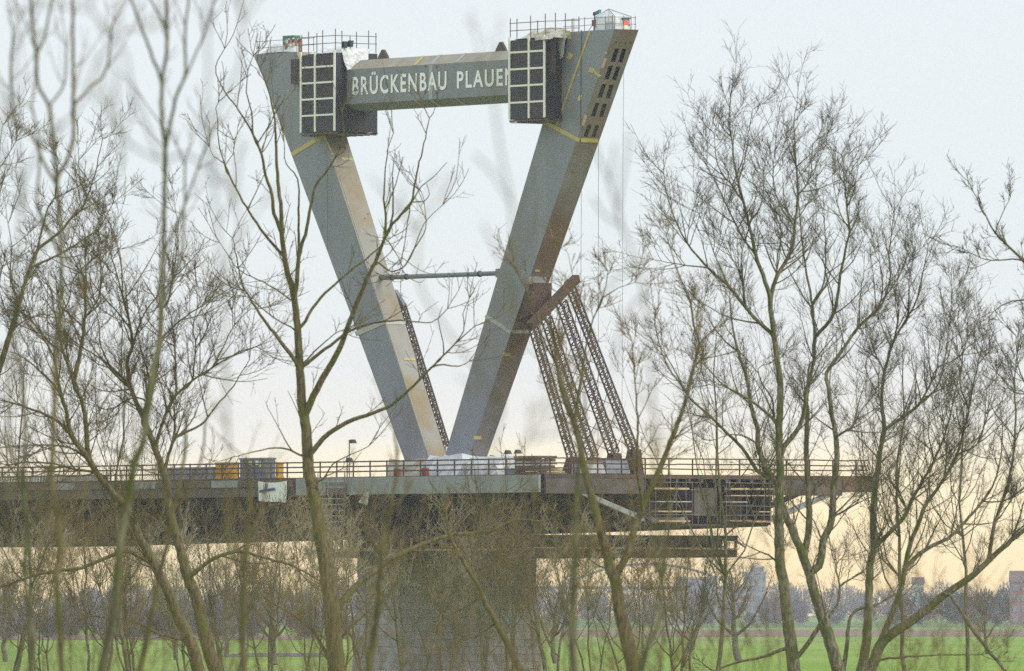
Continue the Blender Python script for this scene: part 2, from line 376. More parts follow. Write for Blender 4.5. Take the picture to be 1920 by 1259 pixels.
    sec = [(VF, zb), (VF, zt), (VF + .95, zt + .78), (-VF - .95, zt + .78), (-VF, zt), (-VF, zb), (-VF - .95, zb - .55), (VF + .95, zb - .55)]
    mb = MB(); n = len(sec)
    vs = [(u0, v, zz) for v, zz in sec] + [(u1, v, zz) for v, zz in sec]
    fs = [(i, (i + 1) % n, n + (i + 1) % n, n + i) for i in range(n) if i not in (1, 2, 3)] + [tuple(range(n)), tuple(range(n, 2 * n))]
    mb.add(vs, fs); beam = T.part('cross_beam', mb, 'steel_beam')
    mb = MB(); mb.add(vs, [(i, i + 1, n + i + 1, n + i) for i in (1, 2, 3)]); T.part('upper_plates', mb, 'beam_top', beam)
    us = onv(808, 150, VF).x
    mb = MB(); mb.box((us - .27, VF - .035, zb + .02), (us + .27, VF - .006, zt - .02)); T.part('joint_strip', mb, 'seam_paint', beam)
    def chamfer_strip(u, w, m, top=True):
        za, zc = (zt, zt + .78) if top else (zb, zb - .55); nn = Vector((0, -.62, .78 if top else -.78)) * .02
        q = [Vector((u - w, VF, za)) + nn, Vector((u + w, VF, za)) + nn, Vector((u + w, VF + .95, zc)) + nn, Vector((u - w, VF + .95, zc)) + nn]
        m_ = MB(); m_.prism(q, nn); T.part('tape_strip' if m == 'tape' else 'joint_strip', m_, m, beam)
    chamfer_strip(us, .25, 'seam_paint'); chamfer_strip(us, .25, 'seam_paint', False); chamfer_strip(onv(777, 130, VF).x, .22, 'tape'); chamfer_strip(onv(779, 200, VF).x, .2, 'tape_pink', False)
    chamfer_strip(onv(855, 110, VF).x, .2, 'seam_paint'); chamfer_strip(onv(855, 190, VF).x, .2, 'seam_paint', False)
    for px, py in ((798, 124), (819, 126), (798, 172), (819, 174)):
        q = onv(px, py, VF); m_ = MB(); m_.tube((q.x, VF - .06, q.z), (q.x, VF, q.z), .09, 8); T.part('bolt_head', m_, 'red_paint', beam)
    for px in (719, 940):                              # lifting lugs
        u = onv(px, 110, 0).x; zz = zt + .77; m_ = MB()
        prof = [(-.75, 0), (.75, 0), (.62, .25), (.14, .78), (-.14, .78), (-.62, .25)]
        m_.prism([(u + x, -.1, zz + y) for x, y in prof], (0, .2, 0)); T.part('lifting_lug', m_, 'deck_steel', beam)
    # lettering painted on the beam, as thin raised letters
    def word(txt, x0, x1, y0, y1):
        cu = bpy.data.curves.new('lettering', 'FONT'); cu.body = txt; cu.extrude = 0; cu.offset = .022; cu.space_character = 1.22
        ob = bpy.data.objects.new('lettering_source', cu); C.objects.link(ob)
        dg = bpy.context.evaluated_depsgraph_get(); me = bpy.data.meshes.new_from_object(ob.evaluated_get(dg))
        bpy.data.objects.remove(ob, do_unlink=True); bpy.data.curves.remove(cu)
        co = np.array([v.co[:] for v in me.vertices]); mn, mx = co.min(0), co.max(0)
        capx = mx[1] if txt[1] != 'R' else None
        A, B = onv(x0, (y0 + y1) / 2, VF), onv(x1, (y0 + y1) / 2, VF)
        cap = .72 if capx is None else None
        Rl = np.array([v.co[:] for v in me.vertices])
        base_y, cap_y = 0.0, CAPH
        zc, h = (onv((x0 + x1) / 2, y1, VF).z), (onv((x0 + x1) / 2, y0, VF).z - onv((x0 + x1) / 2, y1, VF).z)
        for v in me.vertices:
            x, y = v.co.x, v.co.y
            v.co = (A.x + (x - mn[0]) / (mx[0] - mn[0]) * (B.x - A.x) - T.b.x, VF - .042 - T.b.y, zc + (y - base_y) / (cap_y - base_y) * h - T.b.z)
        me.materials.append(MATS['letter_paint']); link('lettering', me, beam)
    def cap_height():
        cu = bpy.data.curves.new('cap', 'FONT'); cu.body = 'E'; ob = bpy.data.objects.new('cap_source', cu); C.objects.link(ob)
        dg = bpy.context.evaluated_depsgraph_get(); me = bpy.data.meshes.new_from_object(ob.evaluated_get(dg))
        h = max(v.co.y for v in me.vertices); bpy.data.objects.remove(ob, do_unlink=True); return h
    CAPH = cap_height()
    word('BRÜCKENBAU', 661.5, 838, 140.5, 172.5)
    word('PLAUEN', 857.5, 966, 132, 162)
    return T, (L, lp, ln, lq, lm), (Rr, rp, rn, rq, rm), zt
PY, LEFT, RIGHT, BEAM_ZT = build_pylon()

# ------------------------------------------------------------------ work enclosures round the beam ends
def build_enclosure(label, px, rows_l, rows_r, v0, v1, top_py, side_split, extra):
    a = onv(px[0], rows_l[0], v0); b = onv(px[-1], rows_r[0], v0)
    zb = onv(px[1], (rows_l[-1] + rows_r[-1]) / 2, v0).z; zt = onv(px[1], (rows_l[0] + rows_r[0]) / 2, v0).z
    T = Thing('work_enclosure', label, 'enclosure', ((a.x + b.x) / 2, v0, zb))
    us = [onv(x, 170, v0).x for x in px]
    zs = [onv(px[1], (l + r) / 2, v0).z for l, r in zip(rows_l, rows_r)]
    k = 0
    for i in range(len(us) - 1):
        for j in range(len(zs) - 1):
            mb = MB(); mb.box((us[i] + .015, v0, zs[j + 1] + .015), (us[i + 1] - .015, v0 + .06, zs[j] - .015))
            T.part('panel', mb, 'plywood' if (i * 3 + j) % 2 else 'plywood_b'); k += 1
    w = .095
    for i, u in enumerate(us):
        mb = MB(); mb.box((u - w * 1.15, v0 - .09, zs[-1] + .05), (u + w * 1.15, v0 - .004, zs[0] + .25)); T.part('batten', mb, 'batten')
    for z in zs[1:-1]:
        mb = MB(); mb.box((us[0] - .05, v0 - .07, z - w * .8), (us[-1] + .05, v0 - .006, z + w * .8)); T.part('batten', mb, 'batten')
    # right hand side wall, in boards
    vs = [v0] + side_split + [v1]
    for i in range(len(vs) - 1):
        mb = MB(); mb.box((us[-1] + .02, vs[i] + .02, zs[-1] - .02 * i), (us[-1] + .08, vs[i + 1] - .01, zs[0] + .05))
        T.part('side_panel', mb, ('plywood_b', 'plywood')[i % 2])
    mb = MB(); mb.box((us[0] - .02, v0 + .08, zs[-1] + .01), (us[0] + .04, v1, zs[0] - .05)); T.part('side_panel', mb, 'plywood')
    mb = MB(); mb.box((us[0] + .05, v1 - .07, zs[-1] + .01), (us[-1], v1 - .01, zs[0] - .05)); T.part('back_panel', mb, 'plywood')
    for i in range(5):
        va = v0 + .1 + (v1 - v0 - .2) * i / 4
        mb = MB(); mb.beam((us[0] - .15, va, zs[-1] - .1), (us[-1] + .2, va, zs[-1] - .1), .12, .14); T.part('bearer', mb, 'timber_old')
    for i in range(6):
        uu = us[0] + (us[-1] - us[0]) * i / 5
        mb = MB(); mb.tube((uu, v0 + .05, zs[-1] - .22), (uu, v1 - .05, zs[-1] - .22), .04); T.part('scaffold_tube', mb, 'scaffold_tube')
    extra(T, us, zs, v0, v1)
    return T, us, zs
def left_extra(T, us, zs, v0, v1):
    a, b = onv(550, 112, -1.5), onv(563, 157, -1.5)
    mb = MB(); mb.box((a.x, -1.75, b.z), (us[0] - .06, -1.3, a.z)); T.part('return_panel', mb, 'plywood')
    mb = MB(); c = onv(553, 165, -1.7); mb.tube((c.x, -1.72, c.z - .2), (c.x, -1.72, a.z - .1), .05); T.part('scaffold_tube', mb, 'scaffold_tube')
def right_extra(T, us, zs, v0, v1):
    mb = MB(); mb.box((us[-1] + .1, v0 + .3, zs[2] - .4), (us[-1] + 1.0, v0 + .38, zs[0] - .1)); T.part('return_panel', mb, 'plywood')
EL, EUS, EZS = build_enclosure('dark panelled work enclosure on the leg beside the word BRÜCKENBAU', [565, 591.5, 628], [104, 127.5, 157.5, 188, 218.5, 250], [101, 124.5, 154, 184.5, 215, 247.5], -2.45, 1.7, 70, [-1.2, .3], left_extra)
ER, RUS, RZS = build_enclosure('dark panelled work enclosure covering the end of the word PLAUEN', [956, 992.5, 1021.5], [75.5, 99, 130.5, 162, 194, 225], [72, 95, 127, 158, 189, 221.5], -2.75, .6, 45, [-1.5], right_extra)

def railing(name, label, path, post_ts, h, rails, base, m='scaffold_tube', r=.045, rr=.035, group=None, extra_h=None, cat='railing'):
    # path: bridge-space points; posts at fractional indices; rails at heights
    T = Thing(name, label, cat, base, group)
    def at(t):
        i = min(int(t), len(path) - 2); return lerp(Vector(path[i]), Vector(path[i + 1]), t - i)
    for i, t in enumerate(post_ts):
        p = at(t); hh = h + (extra_h[i % len(extra_h)] if extra_h else 0)
        mb = MB(); mb.tube(p, p + Vector((0, 0, hh)), r, 6); T.part('post', mb, m)
    for z in rails:
        for i in range(len(path) - 1):
            a, b = Vector(path[i]) + Vector((0, 0, z)), Vector(path[i + 1]) + Vector((0, 0, z))
            mb = MB(); mb.tube(a - (b - a).normalized() * .1, b + (b - a).normalized() * .1, rr, 6); T.part('rail', mb, m)
    return T
LEG_TOP_L = LEFT[1].z; LEG_TOP_R = RIGHT[1].z
lp0 = onv(481, 100, -1.1); lp1 = onv(556, 98, -1.1)
railing('scaffold_railing', 'thin tube railing on the leg top beside the gas bottles', [(lp0.x, -1.05, LEG_TOP_L), (EUS[0] - .2, -1.05, LEG_TOP_L)], [0, .24, .46, .7, .99], 1.15, (.5, 1.05), (lp0.x, -1.05, LEG_TOP_L), r=.03, rr=.025)
pl = [(EUS[0], -2.4, EZS[0] + .1), (EUS[-1], -2.4, EZS[0] + .1), (EUS[-1], 1.6, EZS[0] + .1)]
railing('scaffold_railing', 'tube railing with tall posts above the enclosure beside the word BRÜCKENBAU', pl, [0, .2, .45, .62, 1, 1.16, 1.36, 1.52, 1.82, 2], 1.55, (.75, 1.35), pl[0], extra_h=[0, .25, .1, .3, .35, .2, -.2, .15, .3, .1])
pr = [(RUS[0], -2.7, RZS[0] + .1), (RUS[-1], -2.7, RZS[0] + .1), (RUS[-1] + .1, .5, RZS[0] + .25)]
railing('scaffold_railing', 'tube railing with tall posts above the enclosure beside the word PLAUEN', pr, [0, .19, .58, .78, 1, 1.3, 1.6, 1.8, 2], 1.45, (.65, 1.25), pr[0], extra_h=[.2, .15, .3, -.1, .4, .45, .4, -.05, .1])
r0, r1, r2 = onv(1058, 58, -1.1), onv(1150, 55, -1.1), onv(1196, 57, 1.1)
railing('scaffold_railing', 'thin tube railing round the plastic tent on the leg top', [(r0.x, -1.1, LEG_TOP_R), (r1.x - .1, -1.1, LEG_TOP_R), (r1.x - .1, 1.1, LEG_TOP_R)], [.02, .2, .42, .62, .85, 1, 1.5, 2], 1.1, (.45, .98), (r0.x, -1.1, LEG_TOP_R), r=.03, rr=.025)

def crumple(name, m, label, cat, corners, nu, nv, amp, seed, base, fold=0.5, thick=.015, group=None):
    rnd = random.Random(seed); a, b, c, d = [Vector(p) for p in corners]       # a-b top edge, d-c bottom edge
    n = (b - a).cross(d - a).normalized(); vs, fs = [], []
    ph = [rnd.uniform(0, 6.28) for _ in range(8)]
    for j in range(nv + 1):
        for i in range(nu + 1):
            s, t = i / nu, j / nv; p = lerp(lerp(a, b, s), lerp(d, c, s), t)
            w = math.sin(s * 13 + ph[0] + 2 * t) * fold + math.sin(s * 23 + t * 5 + ph[1]) * .35 + math.sin(t * 11 + ph[2] + s * 3) * .4 + rnd.uniform(-.35, .35)
            p = p + n * amp * w + (a - d).normalized() * amp * .5 * rnd.uniform(-1, 1)
            vs.append(p)
    for j in range(nv):
        for i in range(nu):
            k = j * (nu + 1) + i; fs.append((k, k + 1, k + nu + 2, k + nu + 1))
    mb = MB(); mb.add(vs, fs); o = solo(name, mb, m, label, cat, base, group, smooth=False)
    sm = o.modifiers.new('thickness', 'SOLIDIFY'); sm.thickness = thick
    return o
# tarpaulins and loose things on the pylon top
def heap(name, m, label, cat, u0, u1, v0, v1, z, h, seed, nu=14, nv=6, group=None):
    rnd = random.Random(seed); vs, fs = [], []
    for j in range(nv + 1):
        for i in range(nu + 1):
            s, t = i / nu, j / nv; e = min(1, 4 * min(s, 1 - s)) ** .6 * min(1, 3 * min(t, 1 - t) + .02) ** .6
            vs.append((lerp(u0, u1, s) + rnd.uniform(-.1, .1), lerp(v0, v1, t) + rnd.uniform(-.06, .06), z + e * h * rnd.uniform(.45, 1.05) + .01))
    for j in range(nv):
        for i in range(nu):
            k = j * (nu + 1) + i; fs.append((k, k + 1, k + nu + 2, k + nu + 1))
    mb = MB(); mb.add(vs, fs); return solo(name, mb, m, label, cat, ((u0 + u1) / 2, (v0 + v1) / 2, z), group)
u_a, u_b = onv(494, 100, -.5).x, onv(560, 97, -.5).x
heap('tarpaulin', 'tarp', 'crumpled white plastic sheet on the leg top under the thin railing', 'tarpaulin', u_a, u_b, -1.0, .9, LEG_TOP_L, .85, 3)
heap('tarpaulin', 'tarp', 'crumpled pale sheet over the enclosure beside the word BRÜCKENBAU', 'tarpaulin', EUS[0] + .2, EUS[-1] - .2, -2.2, 1.3, EZS[0] + .02, .75, 5)
ta = onu(636, 93, EUS[-1] + .25); tb = onu(691, 93, EUS[-1] + .25)
crumple('tarpaulin', 'tarp', 'shiny white plastic sheet hanging over the beam start beside BRÜCKENBAU', 'tarpaulin',
        [onu(640, 90, EUS[-1] + .2), onu(692, 92, EUS[-1] + .2), onu(690, 119, EUS[-1] + .9), onu(650, 132, EUS[-1] + .5)], 12, 9, .10, 8, onu(650, 132, EUS[-1] + .5))
heap('tarpaulin', 'tarp_beige', 'beige canvas bunched along the enclosure beside the word PLAUEN', 'tarpaulin', RUS[0] + .3, RUS[-1] + .9, -2.6, .4, RZS[0] + .02, .85, 9)
crumple('tarpaulin', 'tarp', 'grey plastic strip hanging between enclosure and taped leg', 'tarpaulin',
        [onv(1046, 66, -1.5), onv(1063, 62, -1.5), onv(1056, 106, -1.5), onv(1050, 112, -1.5)], 5, 9, .07, 12, onv(1050, 112, -1.5))
crumple('tarpaulin', 'tarp_beige', 'beige canvas flap draped over the corner above the PLAUEN panels', 'tarpaulin',
        [onv(1000, 64, -2.9), onv(1046, 58, -2.2), onv(1036, 74, -2.9), onv(1004, 76, -2.95)], 8, 5, .09, 13, onv(1020, 75, -2.9))
def gas_bottles():
    cols = ['tarp_beige', 'purple_paint', 'tarp_beige', 'red_paint', 'timber', 'purple_paint', 'red_paint']
    for i in range(7):
        p = onv(537 + i * 4.2, 96, -.6 + (i % 3) * .45); z = LEG_TOP_L + .02
        T = Thing('gas_bottle', 'coloured gas bottle standing in the cluster on the leg top', 'gas bottle', (p.x, p.y, z), 'gas bottles on the leg top')
        mb = MB(); mb.tube((p.x, p.y, z), (p.x, p.y, z + 1.05), .13, 10); mb.tube((p.x, p.y, z + 1.05), (p.x, p.y, z + 1.2), .13, 10, .05); T.part('bottle_body', mb, 'tarp_beige' if i % 2 else 'timber')
        mb = MB(); mb.tube((p.x, p.y, z + .78), (p.x, p.y, z + 1.06), .136, 10); T.part('shoulder', mb, cols[i])
        mb = MB(); mb.tube((p.x, p.y, z + 1.2), (p.x, p.y, z + 1.34), .04, 6); T.part('valve', mb, 'black_metal')
    p = onv(545, 80, .6); T = Thing('equipment_crate', 'green crate behind the gas bottles on the leg top', 'crate', (p.x, .6, LEG_TOP_L))
    mb = MB(); mb.box((p.x - .8, .35, LEG_TOP_L), (p.x + .9, .95, LEG_TOP_L + 1.0)); T.part('stand', mb, 'timber_old')
    mb = MB(); mb.box((p.x - .75, .3, LEG_TOP_L + 1.02), (p.x + .8, 1.0, LEG_TOP_L + 1.5)); T.part('crate_body', mb, 'green_paint')
    for k in (-.5, .0, .5):
        mb = MB(); mb.box((p.x + k - .04, .27, LEG_TOP_L + 1.02), (p.x + k + .04, .298, LEG_TOP_L + 1.5)); T.part('rib', mb, 'green_paint')
gas_bottles()
def floodlight(px, py, label, v, zbase, grp):
    u = EUS[-1] + .05; c = onu(px, py, u + .12); T = Thing('floodlight', label, 'floodlight', (c.x, c.y, zbase), grp)
    mb = MB(); mb.tube((c.x, c.y, zbase), (c.x, c.y, c.z - .15), .03); T.part('mast', mb, 'scaffold_tube')
    mb = MB(); mb.hexa([(c.x - .1, c.y - .24, c.z - .26), (c.x + .1, c.y - .2, c.z - .26), (c.x + .1, c.y + .2, c.z - .26), (c.x - .1, c.y + .24, c.z - .26)],
                       [(c.x - .05, c.y - .2, c.z + .26), (c.x + .16, c.y - .2, c.z + .26), (c.x + .16, c.y + .22, c.z + .26), (c.x - .05, c.y + .22, c.z + .26)]); h = T.part('housing', mb, 'black_metal')
    mb = MB(); mb.box((c.x + .135, c.y - .15, c.z - .2), (c.x + .18, c.y + .15, c.z + .18)); T.part('lens', mb, 'dark_glass', h)
floodlight(646, 84, 'dark floodlight head above the shiny plastic sheet', 0, EZS[0] + .1, 'floodlights above the enclosure')
floodlight(657, 82.5, 'dark floodlight head above the shiny plastic sheet', 0, EZS[0] + .1, 'floodlights above the enclosure')
def tent():
    z = LEG_TOP_R; pk = onv(1141, 17, 0); a, b = onv(1117, 52, -.8), onv(1165, 52, -.2)
    T = Thing('plastic_tent', 'clear plastic weather tent on the top of the taped leg', 'tent', ((a.x + b.x) / 2, 0, z))
    poles = [(a.x, -.85), (b.x, -.85), (b.x, .75), (a.x, .75)]; mid = Vector((pk.x, 0, pk.z))
    rnd = random.Random(4); sh = z + 1.05
    ring = []
    for i in range(4):
        (x0, y0), (x1, y1) = poles[i], poles[(i + 1) % 4]
        for k in range(5): ring.append((lerp(x0, x1, k / 5) + rnd.uniform(-.06, .06), lerp(y0, y1, k / 5) + rnd.uniform(-.06, .06)))
    n = len(ring); mb = MB()
    lo = [(x * 1.0, y, z + .02) for x, y in ring]; hi = [(lerp(x, mid.x, .12) + rnd.uniform(-.05, .05), y * .9, sh + rnd.uniform(-.06, .06)) for x, y in ring]
    m2 = [(lerp(x, mid.x, .5), y * .5, lerp(sh, mid.z, .42) + rnd.uniform(-.07, .05)) for x, y in ring]
    mb.add(lo + hi + m2 + [mid], [(i, (i + 1) % n, n + (i + 1) % n, n + i) for i in range(n)] + [(n + i, n + (i + 1) % n, 2 * n + (i + 1) % n, 2 * n + i) for i in range(n)] + [(2 * n + i, 2 * n + (i + 1) % n, 3 * n) for i in range(n)])
    T.part('sheet', mb, 'clear_sheet')
    mb = MB(); mb.tube((mid.x, 0, z), mid, .04); T.part('pole', mb, 'scaffold_tube')
    for x, y in poles:
        mb = MB(); mb.tube((x, y, z), (x, y, sh), .03); mb.tube((x, y, sh), mid, .025); T.part('pole', mb, 'scaffold_tube')
    # crate inside, and the lamp stand and warning lamp beside it
    c = onv(1150, 47, 0); mb = MB(); mb.box((c.x - .7, -.3, z), (c.x + .7, .35, z + .7))
    solo('storage_box', mb, 'container_grey', 'grey box standing inside the clear plastic tent', 'box', (c.x, 0, z))
    p = onv(1114, 52, -.9); T = Thing('lamp_stand', 'dark lamp stand beside the clear plastic tent', 'lamp stand', (p.x, -.9, z))
    mb = MB(); mb.tube((p.x, -.9, z), (p.x + .1, -.9, z + 1.35), .05); T.part('mast', mb, 'black_metal')
    mb = MB(); mb.box((p.x - .16, -1.02, z + .35), (p.x + .12, -.78, z + .85)); T.part('control_box', mb, 'purple_paint')
    for dx, dz in ((.1, 1.35), (.42, 1.42), (.72, 1.5)):
        mb = MB(); mb.hexa([(p.x + dx - .13, -1.02, z + dz - .16), (p.x + dx + .13, -1.02, z + dz - .13), (p.x + dx + .13, -.82, z + dz - .13), (p.x + dx - .13, -.82, z + dz - .16)],
                           [(p.x + dx - .1, -1.0, z + dz + .1), (p.x + dx + .16, -1.0, z + dz + .13), (p.x + dx + .16, -.82, z + dz + .13), (p.x + dx - .1, -.82, z + dz + .1)]); T.part('lamp_head', mb, 'blue_paint' if dx > .2 else 'black_metal')
    for a, b in (((p.x - .35, -1.2, z), (p.x, -.9, z + .6)), ((p.x + .35, -1.2, z), (p.x, -.9, z + .6)), ((p.x, -.5, z), (p.x, -.9, z + .6))):
        mb = MB(); mb.tube(a, b, .025); T.part('leg', mb, 'black_metal')
    p = onu(1179, 50, r1.x + .15); c = Vector((r1.x - .35, .35, z))
    T = Thing('warning_lamp', 'dark cabinet with a lit red warning lamp on the taped leg top', 'warning lamp', c)
    mb = MB(); mb.box((c.x - .3, c.y - .32, z), (c.x + .1, c.y + .32, z + .86)); cab = T.part('cabinet', mb, 'container_grey')
    mb = MB(); mb.box((c.x - .36, c.y - .38, z + .862), (c.x + .16, c.y + .38, z + .93)); T.part('lid', mb, 'black_metal', cab)
    mb = MB(); mb.tube((c.x + .1, c.y - .02, z + .52), (c.x + .2, c.y - .02, z + .52), .17, 12); T.part('red_lens', mb, 'red_lamp')
    mb = MB(); mb.tube((c.x + .1, c.y - .1, z + .26), (c.x + .19, c.y - .1, z + .26), .1, 12); T.part('amber_lens', mb, 'amber_lamp')
tent()
# ropes, the tie pipe between the legs
def rope(pts, label, r=.02):
    mb = MB()
    for a, b in zip(pts, pts[1:]): mb.tube(a, b, r, 5)
    return solo('rope', mb, 'rope', label, 'rope', pts[-1])
rope([hit(1091, 56, RIGHT[1], RIGHT[2]) + RIGHT[2] * .06, hit(1089, 258, RIGHT[1], RIGHT[2]) + RIGHT[2] * .06], 'thin dark rope hanging down the taped front of the leg', .03)
rope([onv(613, 255, -1.6), onv(613.5, 350, -1.4), onv(614, 470, -1.35)], 'thin dark rope hanging in front of the stained leg')
rope([onv(1122, 262, 1.3), onv(1122, 560, 1.3), onv(1121, 868, 1.3)], 'thin rope hanging free from the taped leg down to the deck', .018)
rope([onv(1090, 350, .4), onv(1089, 560, .4), onv(1088, 868, .4)], 'thin rope hanging beside the lattice trestle', .018)
rope([onv(1170, 75, 1.25), onv(1168, 300, 1.3), onv(1166, 868, 1.3)], 'thin rope hanging from the leg side with cable openings', .015)
def tie_pipe():
    a, b = onv(708, 522, 0), onv(940, 512, 0); zz = (a.z + b.z) / 2; a.z = b.z = zz
    T = Thing('tie_pipe', 'grey blue pipe strut running level between the two pylon legs', 'pipe', (a.x, 0, zz))
    mb = MB(); mb.tube(a, b, .19, 12); T.part('tube', mb, 'container_grey', smooth=True)
    mb = MB(); mb.box((a.x - .5, -.45, zz - .42), (a.x + .25, .45, zz + .35)); T.part('bracket', mb, 'steel')
    mb = MB(); mb.box((b.x - .25, -.4, zz - .35), (b.x + .3, .4, zz + .35)); T.part('bracket', mb, 'steel')
    for px in (735, 762, 900):
        u = onv(px, 518, 0).x; mb = MB(); mb.tube((u - .08, 0, zz), (u + .08, 0, zz), .25, 12); T.part('collar', mb, 'black_metal')
tie_pipe()

# ------------------------------------------------------------------ lattice falsework trestle
def lattice(A, B, w, step, rc, rl):
    A, B = Vector(A), Vector(B); d = (B - A).normalized(); up = Vector((0, 1, 0)); a = d.cross(up).normalized(); b = a.cross(d).normalized()
    L = (B - A).length; n = max(2, int(L / step)); ch, la = MB(), MB()
    cs = [(a * i + b * j) * (w / 2) for i, j in ((-1, -1), (1, -1), (1, 1), (-1, 1))]
    for c in cs: ch.beam(A + c, B + c, rc * 2, rc * 2)
    for k in range(n + 1):
        p = lerp(A, B, k / n)
        for i in range(4):
            la.beam(p + cs[i], p + cs[(i + 1) % 4], rl * 2, rl * 2)
            if k < n and (k + i) % 2 == 0:
                q = lerp(A, B, (k + 1) / n); la.beam(p + cs[i], q + cs[(i + 1) % 4], rl * 1.5, rl * 1.5)
    return ch, la
def trestle():
    ends = [((1000, 615), (1073, 860), -3.1), ((1024, 596), (1112, 858), -1.05), ((1052, 566), (1151, 850), 1.0), ((1066, 528), (1188, 843), 3.0)]
    A = [onv(*t, v) for t, b, v in ends]; B = [onv(*b, v) for t, b, v in ends]
    T = Thing('lattice_trestle', 'rusty lattice trestle propping the pylon leg above the deck end', 'trestle', ((B[0].x + B[3].x) / 2, 0, 16.45))
    for i, (a, b) in enumerate(zip(A, B)):
        ch, la = lattice(a, b, .62 if i in (1, 2) else .5, .48, .055, .03); m = T.part('mast', ch, 'lattice'); T.part('lacing', la, 'rust_tube', m)
        ped = MB(); ped.hexa([(b.x - .9, b.y - .5, 16.45), (b.x + .8, b.y - .5, 16.45), (b.x + .8, b.y + .5, 16.45), (b.x - .9, b.y + .5, 16.45)],
                             [(b.x - .3, b.y - .4, b.z), (b.x + .45, b.y - .4, b.z), (b.x + .45, b.y + .4, b.z), (b.x - .3, b.y + .4, b.z)]); T.part('pedestal', ped, 'rust_tube')
    for i in range(3):                                    # second row of slimmer masts beside the first and the bracing between
        a, b, a2, b2 = A[i], B[i], A[i + 1], B[i + 1]; n = 8
        for k in range(n):
            p, q = lerp(a, b, k / n), lerp(a2, b2, (k + 1) / n); mb = MB(); mb.beam(p, q, .045); T.part('brace', mb, 'rust_tube')
            p, q = lerp(a2, b2, k / n), lerp(a, b, (k + 1) / n); mb = MB(); mb.beam(p, q, .045); T.part('brace', mb, 'rust_tube')
    # cap beam and the saddle against the leg
    mb = MB(); a, b = A[0], A[3]; mb.beam(a + Vector((0, -.3, .1)), b + Vector((.1, .7, .25)), .6, .62); T.part('cap_beam', mb, 'rust_tube')
    p = hit(1013, 555, RIGHT[3], RIGHT[4]); mb = MB(); mb.hexa([(p.x - .6, -1.0, p.z - 1.9), (p.x + 1.0, -1.0, p.z - 1.5), (p.x + 1.0, 1.0, p.z - 1.5), (p.x - .6, 1.0, p.z - 1.9)],
                                                          [(p.x + .3, -.9, p.z + .9), (p.x + 1.2, -.9, p.z + 1.0), (p.x + 1.2, .9, p.z + 1.0), (p.x + .3, .9, p.z + .9)]); T.part('saddle', mb, 'rust_tube')
    mb = MB(); mb.box((p.x + .2, -1.2, p.z + .9), (p.x + 1.0, .5, p.z + 1.5)); T.part('jack', mb, 'steel')
    # ladder mast along the inner edge of the other leg
    a, b = onv(755, 572, 1.75), onv(838, 838, 1.75)
    T = Thing('ladder_mast', 'slim rusty lattice mast rising along the stained pylon leg', 'lattice mast', b)
    ch, la = lattice(a, b, .34, .42, .05, .032); m = T.part('mast', ch, 'lattice'); T.part('lacing', la, 'rust_tube', m)
    mb = MB(); mb.beam(a + Vector((.1, 0, -.2)), a + Vector((-.8, -.3, 1.1)), .45, .5); T.part('head_bracket', mb, 'container_grey')
    mb = MB(); mb.box((b.x - .3, b.y - .3, 16.5), (b.x + .3, b.y + .3, b.z)); T.part('base', mb, 'tarp')
trestle()

